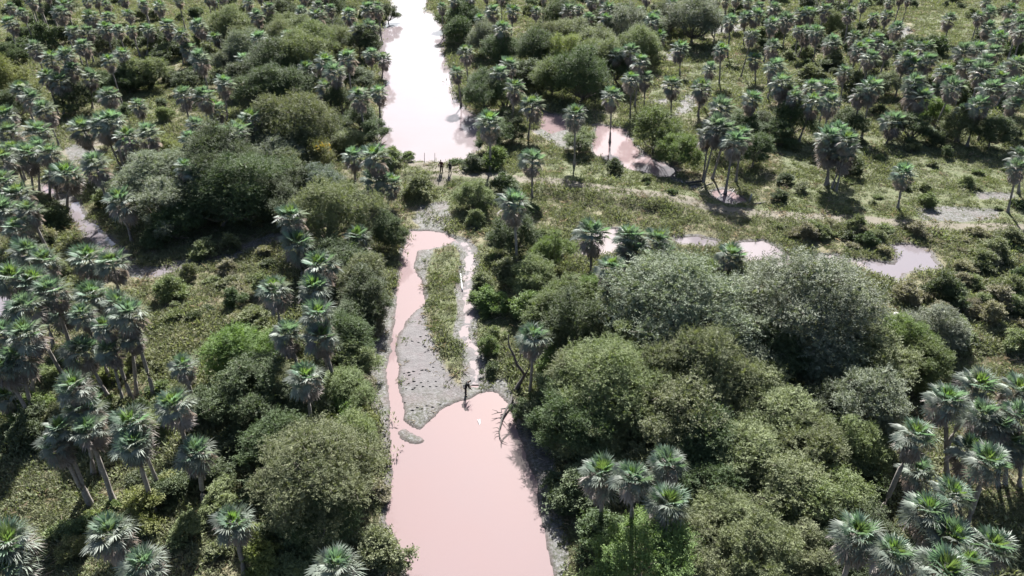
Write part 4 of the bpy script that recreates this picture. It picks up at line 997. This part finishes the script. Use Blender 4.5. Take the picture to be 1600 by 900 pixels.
def person(u, v, face, lean, arm, shirt, trousers, label, hscale=1.0, stride=.0, head_down=0.2, reach=(0, 0)):
    """face: heading in radians (0 looks along +Y); lean: trunk bent forward; arm: swing of the arms"""
    J = {}; B = lambda n_, x, y, z_: J.__setitem__(n_, Vector((x, y, z_)))
    B('pelvis', 0, 0, .98)
    def up(x, y, z_):                                   # upper body turns about the hips
        q = Vector((x, y, z_ - .98)); q.rotate(Euler((-lean, 0, 0))); return q + J['pelvis']
    J['waist'] = up(0, .01, 1.12); J['chest'] = up(0, .02, 1.34); J['collar'] = up(0, .0, 1.47); J['neck'] = up(0, .01, 1.53)
    hd = Vector((0, .02, .10)); hd.rotate(Euler((-lean - head_down, 0, 0)))
    J['jaw'] = J['neck'] + hd * .8; J['skull'] = J['jaw'] + hd * .85; J['crown_'] = J['skull'] + hd * .75
    fw = Vector((0, .11, 0)); fw.rotate(Euler((-lean - head_down, 0, 0))); J['nose'] = J['jaw'].lerp(J['skull'], .55) + fw
    for sx, n_ in ((-1, 'l'), (1, 'r')):
        st = stride * sx
        B('hip' + n_, sx * .095, 0, .92); B('knee' + n_, sx * .10, .03 + st * .5, .51); B('ankle' + n_, sx * .10, st - .01, .09); B('toe' + n_, sx * .12, st + .15, .035)
        J['sh' + n_] = up(sx * .19, 0, 1.43)
        a_ = arm + (.25 * sx if stride else 0)
        d1 = Vector((sx * .055, math.sin(a_) * .30, -math.cos(a_) * .30)); J['el' + n_] = J['sh' + n_] + d1
        a2 = a_ + .22 + (reach[0] if sx < 0 else reach[1])
        d2 = Vector((-sx * .01, math.sin(a2) * .26, -math.cos(a2) * .26)); J['wr' + n_] = J['el' + n_] + d2
        dn = d2.normalized(); J['pa' + n_] = J['wr' + n_] + dn * .08
        sd_2 = Vector((0, 1, 0)) if abs(dn.y) < .7 else Vector((0, 0, 1)); inn = Vector((-sx, 0, 0))
        for f, (off, ln) in enumerate(((.030, .070), (.010, .080), (-.010, .074), (-.029, .058))):
            k0 = J['pa' + n_] + sd_2 * off + dn * .02
            J[f'f{f}a' + n_] = k0; J[f'f{f}b' + n_] = k0 + dn * ln * .5 + inn * .008; J[f'f{f}c' + n_] = k0 + dn * ln * .9 + inn * .035
        J['tha' + n_] = J['wr' + n_] + dn * .035 + sd_2 * .035; J['thb' + n_] = J['tha' + n_] + dn * .04 + sd_2 * .03 + inn * .012
    E = [('pelvis', 'waist'), ('waist', 'chest'), ('chest', 'collar'), ('collar', 'neck'), ('neck', 'jaw'), ('jaw', 'skull'), ('skull', 'crown_'), ('skull', 'nose')]
    for n_ in 'lr':
        E += [('pelvis', 'hip' + n_), ('hip' + n_, 'knee' + n_), ('knee' + n_, 'ankle' + n_), ('ankle' + n_, 'toe' + n_), ('chest', 'sh' + n_), ('sh' + n_, 'el' + n_), ('el' + n_, 'wr' + n_), ('wr' + n_, 'pa' + n_), ('wr' + n_, 'tha' + n_), ('tha' + n_, 'thb' + n_)]
        for f in range(4): E += [('pa' + n_, f'f{f}a' + n_), (f'f{f}a' + n_, f'f{f}b' + n_), (f'f{f}b' + n_, f'f{f}c' + n_)]
    RAD = dict(pelvis=(.14, .10), waist=(.125, .09), chest=(.155, .105), collar=(.10, .075), neck=.055, jaw=(.068, .08), skull=(.078, .092), crown_=(.05, .06), nose=.012, hip=.085, knee=.056, ankle=.04, toe=.032, sh=.056, el=.042, wr=.028, pa=(.036, .018), tha=.011, thb=.009)
    def rad(n_):
        if n_ in RAD: return RAD[n_]
        if n_[0] == 'f' and n_[1].isdigit(): return .0085
        return RAD[n_[:-1]]
    names = list(J)
    p = at(u, v, 0)
    for _ in range(8): p = at(u, v, height(p.x, p.y))
    root = empty('person', (p.x, p.y, height(p.x, p.y) - .01))
    root.rotation_euler = (0, 0, face); root.scale = (hscale,) * 3
    obj('body', skin_mesh('body', [J[n_] for n_ in names], [(names.index(a_), names.index(b_)) for a_, b_ in E], [rad(n_) for n_ in names], M['skin'], 0), root)
    def garment(nm, nodes, edges, grow, mat):
        obj(nm, skin_mesh(nm, [J[n_] for n_ in nodes], [(nodes.index(a_), nodes.index(b_)) for a_, b_ in edges], [tuple(q + grow for q in rad(n_)) if isinstance(rad(n_), tuple) else rad(n_) + grow for n_ in nodes], mat, 0), root)
    sh_n = ['pelvis', 'waist', 'chest', 'collar'] + [a_ + n_ for n_ in 'lr' for a_ in ('sh', 'el', 'wr')]
    garment('shirt', sh_n, [('pelvis', 'waist'), ('waist', 'chest'), ('chest', 'collar')] + [e for n_ in 'lr' for e in (('chest', 'sh' + n_), ('sh' + n_, 'el' + n_), ('el' + n_, 'wr' + n_))], .030, shirt)
    tr_n = ['pelvis'] + [a_ + n_ for n_ in 'lr' for a_ in ('hip', 'knee', 'ankle')]
    garment('trousers', tr_n, [e for n_ in 'lr' for e in (('pelvis', 'hip' + n_), ('hip' + n_, 'knee' + n_), ('knee' + n_, 'ankle' + n_))], .026, trousers)
    for n_ in 'lr':
        A_, T_ = J['ankle' + n_], J['toe' + n_]
        obj('shoe', skin_mesh('shoe', [A_ + Vector((0, -.05, -.045)), A_.lerp(T_, .5) + Vector((0, 0, -.012)), T_], [(0, 1), (1, 2)], [(.045, .04), (.048, .042), (.04, .032)], M['shoe']), root)
    bk = Vector((0, -.022, .02)); bk.rotate(Euler((-lean - head_down, 0, 0)))
    obj('hair', skin_mesh('hair', [J['jaw'].lerp(J['skull'], .6) + bk * 1.6, J['skull'] + bk * 1.2, J['crown_'] + bk * .5], [(0, 1), (1, 2)], [(.072, .072), (.083, .088), (.058, .066)], M['hair']), root)
    for sx in (-1, 1):
        e_ = J['jaw'].lerp(J['skull'], .8) + fw * .78 + Vector((sx * .03, 0, 0)); k = .011
        V = np.array([(k, 0, 0), (-k, 0, 0), (0, k, 0), (0, -k, 0), (0, 0, k), (0, 0, -k)]) + np.array(e_)
        obj('eye', mesh_np('eye', V, [(0, 2, 4), (2, 1, 4), (1, 3, 4), (3, 0, 4), (2, 0, 5), (1, 2, 5), (3, 1, 5), (0, 3, 5)], M['eye']), root)
    tag(root, label, 'person', 'people by the water')
cl = lambda nm, c: plain_mat(nm, tuple(q * .8 for q in c), tuple(q * 1.15 for q in c), 8, .85)
person(727.5, 618, R(-80), .55, .12, cl('black_cloth', (.008, .008, .010)), cl('dark_cloth', (.012, .011, .014)), 'person in black bending forward at the edge of the pink pool', 1.02, 0, .35, (.1, .35))
person(690, 270, R(165), .05, .1, cl('maroon_cloth', (.040, .006, .010)), cl('dark_maroon_cloth', (.022, .006, .009)), 'person in dark red clothing standing on the earth dam', 1.12, .12, .1)
person(703.5, 271.5, R(150), .08, .15, cl('charcoal_cloth', (.012, .013, .016)), cl('navy_cloth', (.012, .013, .022)), 'person in dark clothing beside the round dam bush', 1.02, .10, .15)

# ------------------------------------------------------------------ ground cover: one object each, nobody could count it
def patch_meshes(kind, seed, mat, n=8):
    """small patches of plants; the ground-cover objects repeat them over the plain"""
    out = []
    for k in range(n):
        g = np.random.default_rng(seed + k); V = []
        for c in range({'herb': 13, 'grass': 13, 'dry': 3}[kind]):
            cx, cy = g.normal(0, .38, 2); ch = g.uniform(.5, 1.3)
            for i in range(7 if kind != 'dry' else 5):
                a = g.uniform(0, 6.28); b = np.array([cx + g.normal(0, .06), cy + g.normal(0, .06), -.05])
                if kind == 'grass': l, w, lean = g.uniform(.14, .34) * ch, .02, g.uniform(.15, .9)
                elif kind == 'dry': l, w, lean = g.uniform(.3, .7) * ch, .016, g.uniform(.5, 1.45)
                else: l, w, lean = g.uniform(.10, .30) * ch, .034, g.uniform(.3, 1.25); b = b + np.array([0, 0, g.uniform(0, .30) * ch])
                d = np.array([np.cos(a) * math.sin(lean), np.sin(a) * math.sin(lean), math.cos(lean)])
                s_ = np.array([-np.sin(a), np.cos(a), g.normal(0, .3)])
                if kind == 'herb': V += [b, b + d * l * .5 + s_ * w, b + d * l, b + d * l * .5 - s_ * w]
                else: V += [b - s_ * w, b + s_ * w, b + d * l * .6 + s_ * w * .8, b + d * l + np.array([d[0], d[1], -.4]) * l * .3]
        out.append(mesh_np(kind + '_patch', np.array(V), np.arange(len(V)).reshape(-1, 4), mat))
    return out
def cover(name, kind, N_, seed, mat, keep, label, size):
    g = np.random.default_rng(seed)
    y = 22 + (g.random(N_ * 5) ** 1.3) * 225
    hw = (y * CT + CAM_H * ST) * .76 + 8
    x = g.uniform(-1, 1, N_ * 5) * hw
    acc = g.random(N_ * 5) < hw / hw.max() * np.clip(90 / y, .5, 1.7)
    x, y = x[acc][:int(N_ * 1.7)], y[acc][:int(N_ * 1.7)]
    z, sw, mud, grass, track, pud = land(x, y)
    bare = sstep(-.30, -.12, fbm(x * .22, y * .22, seed + 9) + .35 * fbm(x * .8, y * .8, seed + 13))   # worn patches
    k = g.random(len(x)) < keep(x, y, sw, mud, grass, track) * (.25 + .75 * bare)
    x, y, z = x[k][:N_], y[k][:N_], z[k][:N_]
    n = len(x)
    cl = fbm(x * .3, y * .3, seed) + .6 * fbm(x * 1.1, y * 1.1, seed + 5)     # drifts of taller growth
    sc = size * g.uniform(.65, 1.3, n) * (1 + 1.1 * np.clip(cl, -.5, .7)) * np.clip(y / 120, .8, 1.15)
    repeat(name, label, 'ground cover', x, y, z, g.uniform(0, 6.28, n), sc, g.integers(0, 8, n), patch_meshes(kind, seed, mat))
    print(name, n)
cover('undergrowth', 'herb', 105000, 41, M['herb'], lambda x, y, sw, mud, gr, tk: (sw > .5) * ((mud < .25) * (1 - mud) + (mud >= .25) * (sw > 1.0) * .10 * (sdist(x, y, MUD_POLY[0]) > .3) * (pdist(x, y, PUDDLE_LINES[0]) > 1.0)) * (1 - .7 * gr) * (1 - tk), 'leafy olive undergrowth covering the marsh between trees and palms', 1.15)
cover('grass', 'grass', 50000, 61, M['grass'], lambda x, y, sw, mud, gr, tk: (sw > .3) * (1 - .985 * mud) * (.3 + .7 * gr) * (1 - .85 * tk), 'short green grass over meadows, banks and clearings', .95)
cover('dry_stems', 'dry', 20000, 81, M['litter'], lambda x, y, sw, mud, gr, tk: (sw > .3) * (1 - .97 * mud) * (1 - .6 * gr), 'dry straw-coloured stems lying through the undergrowth', 1.0)
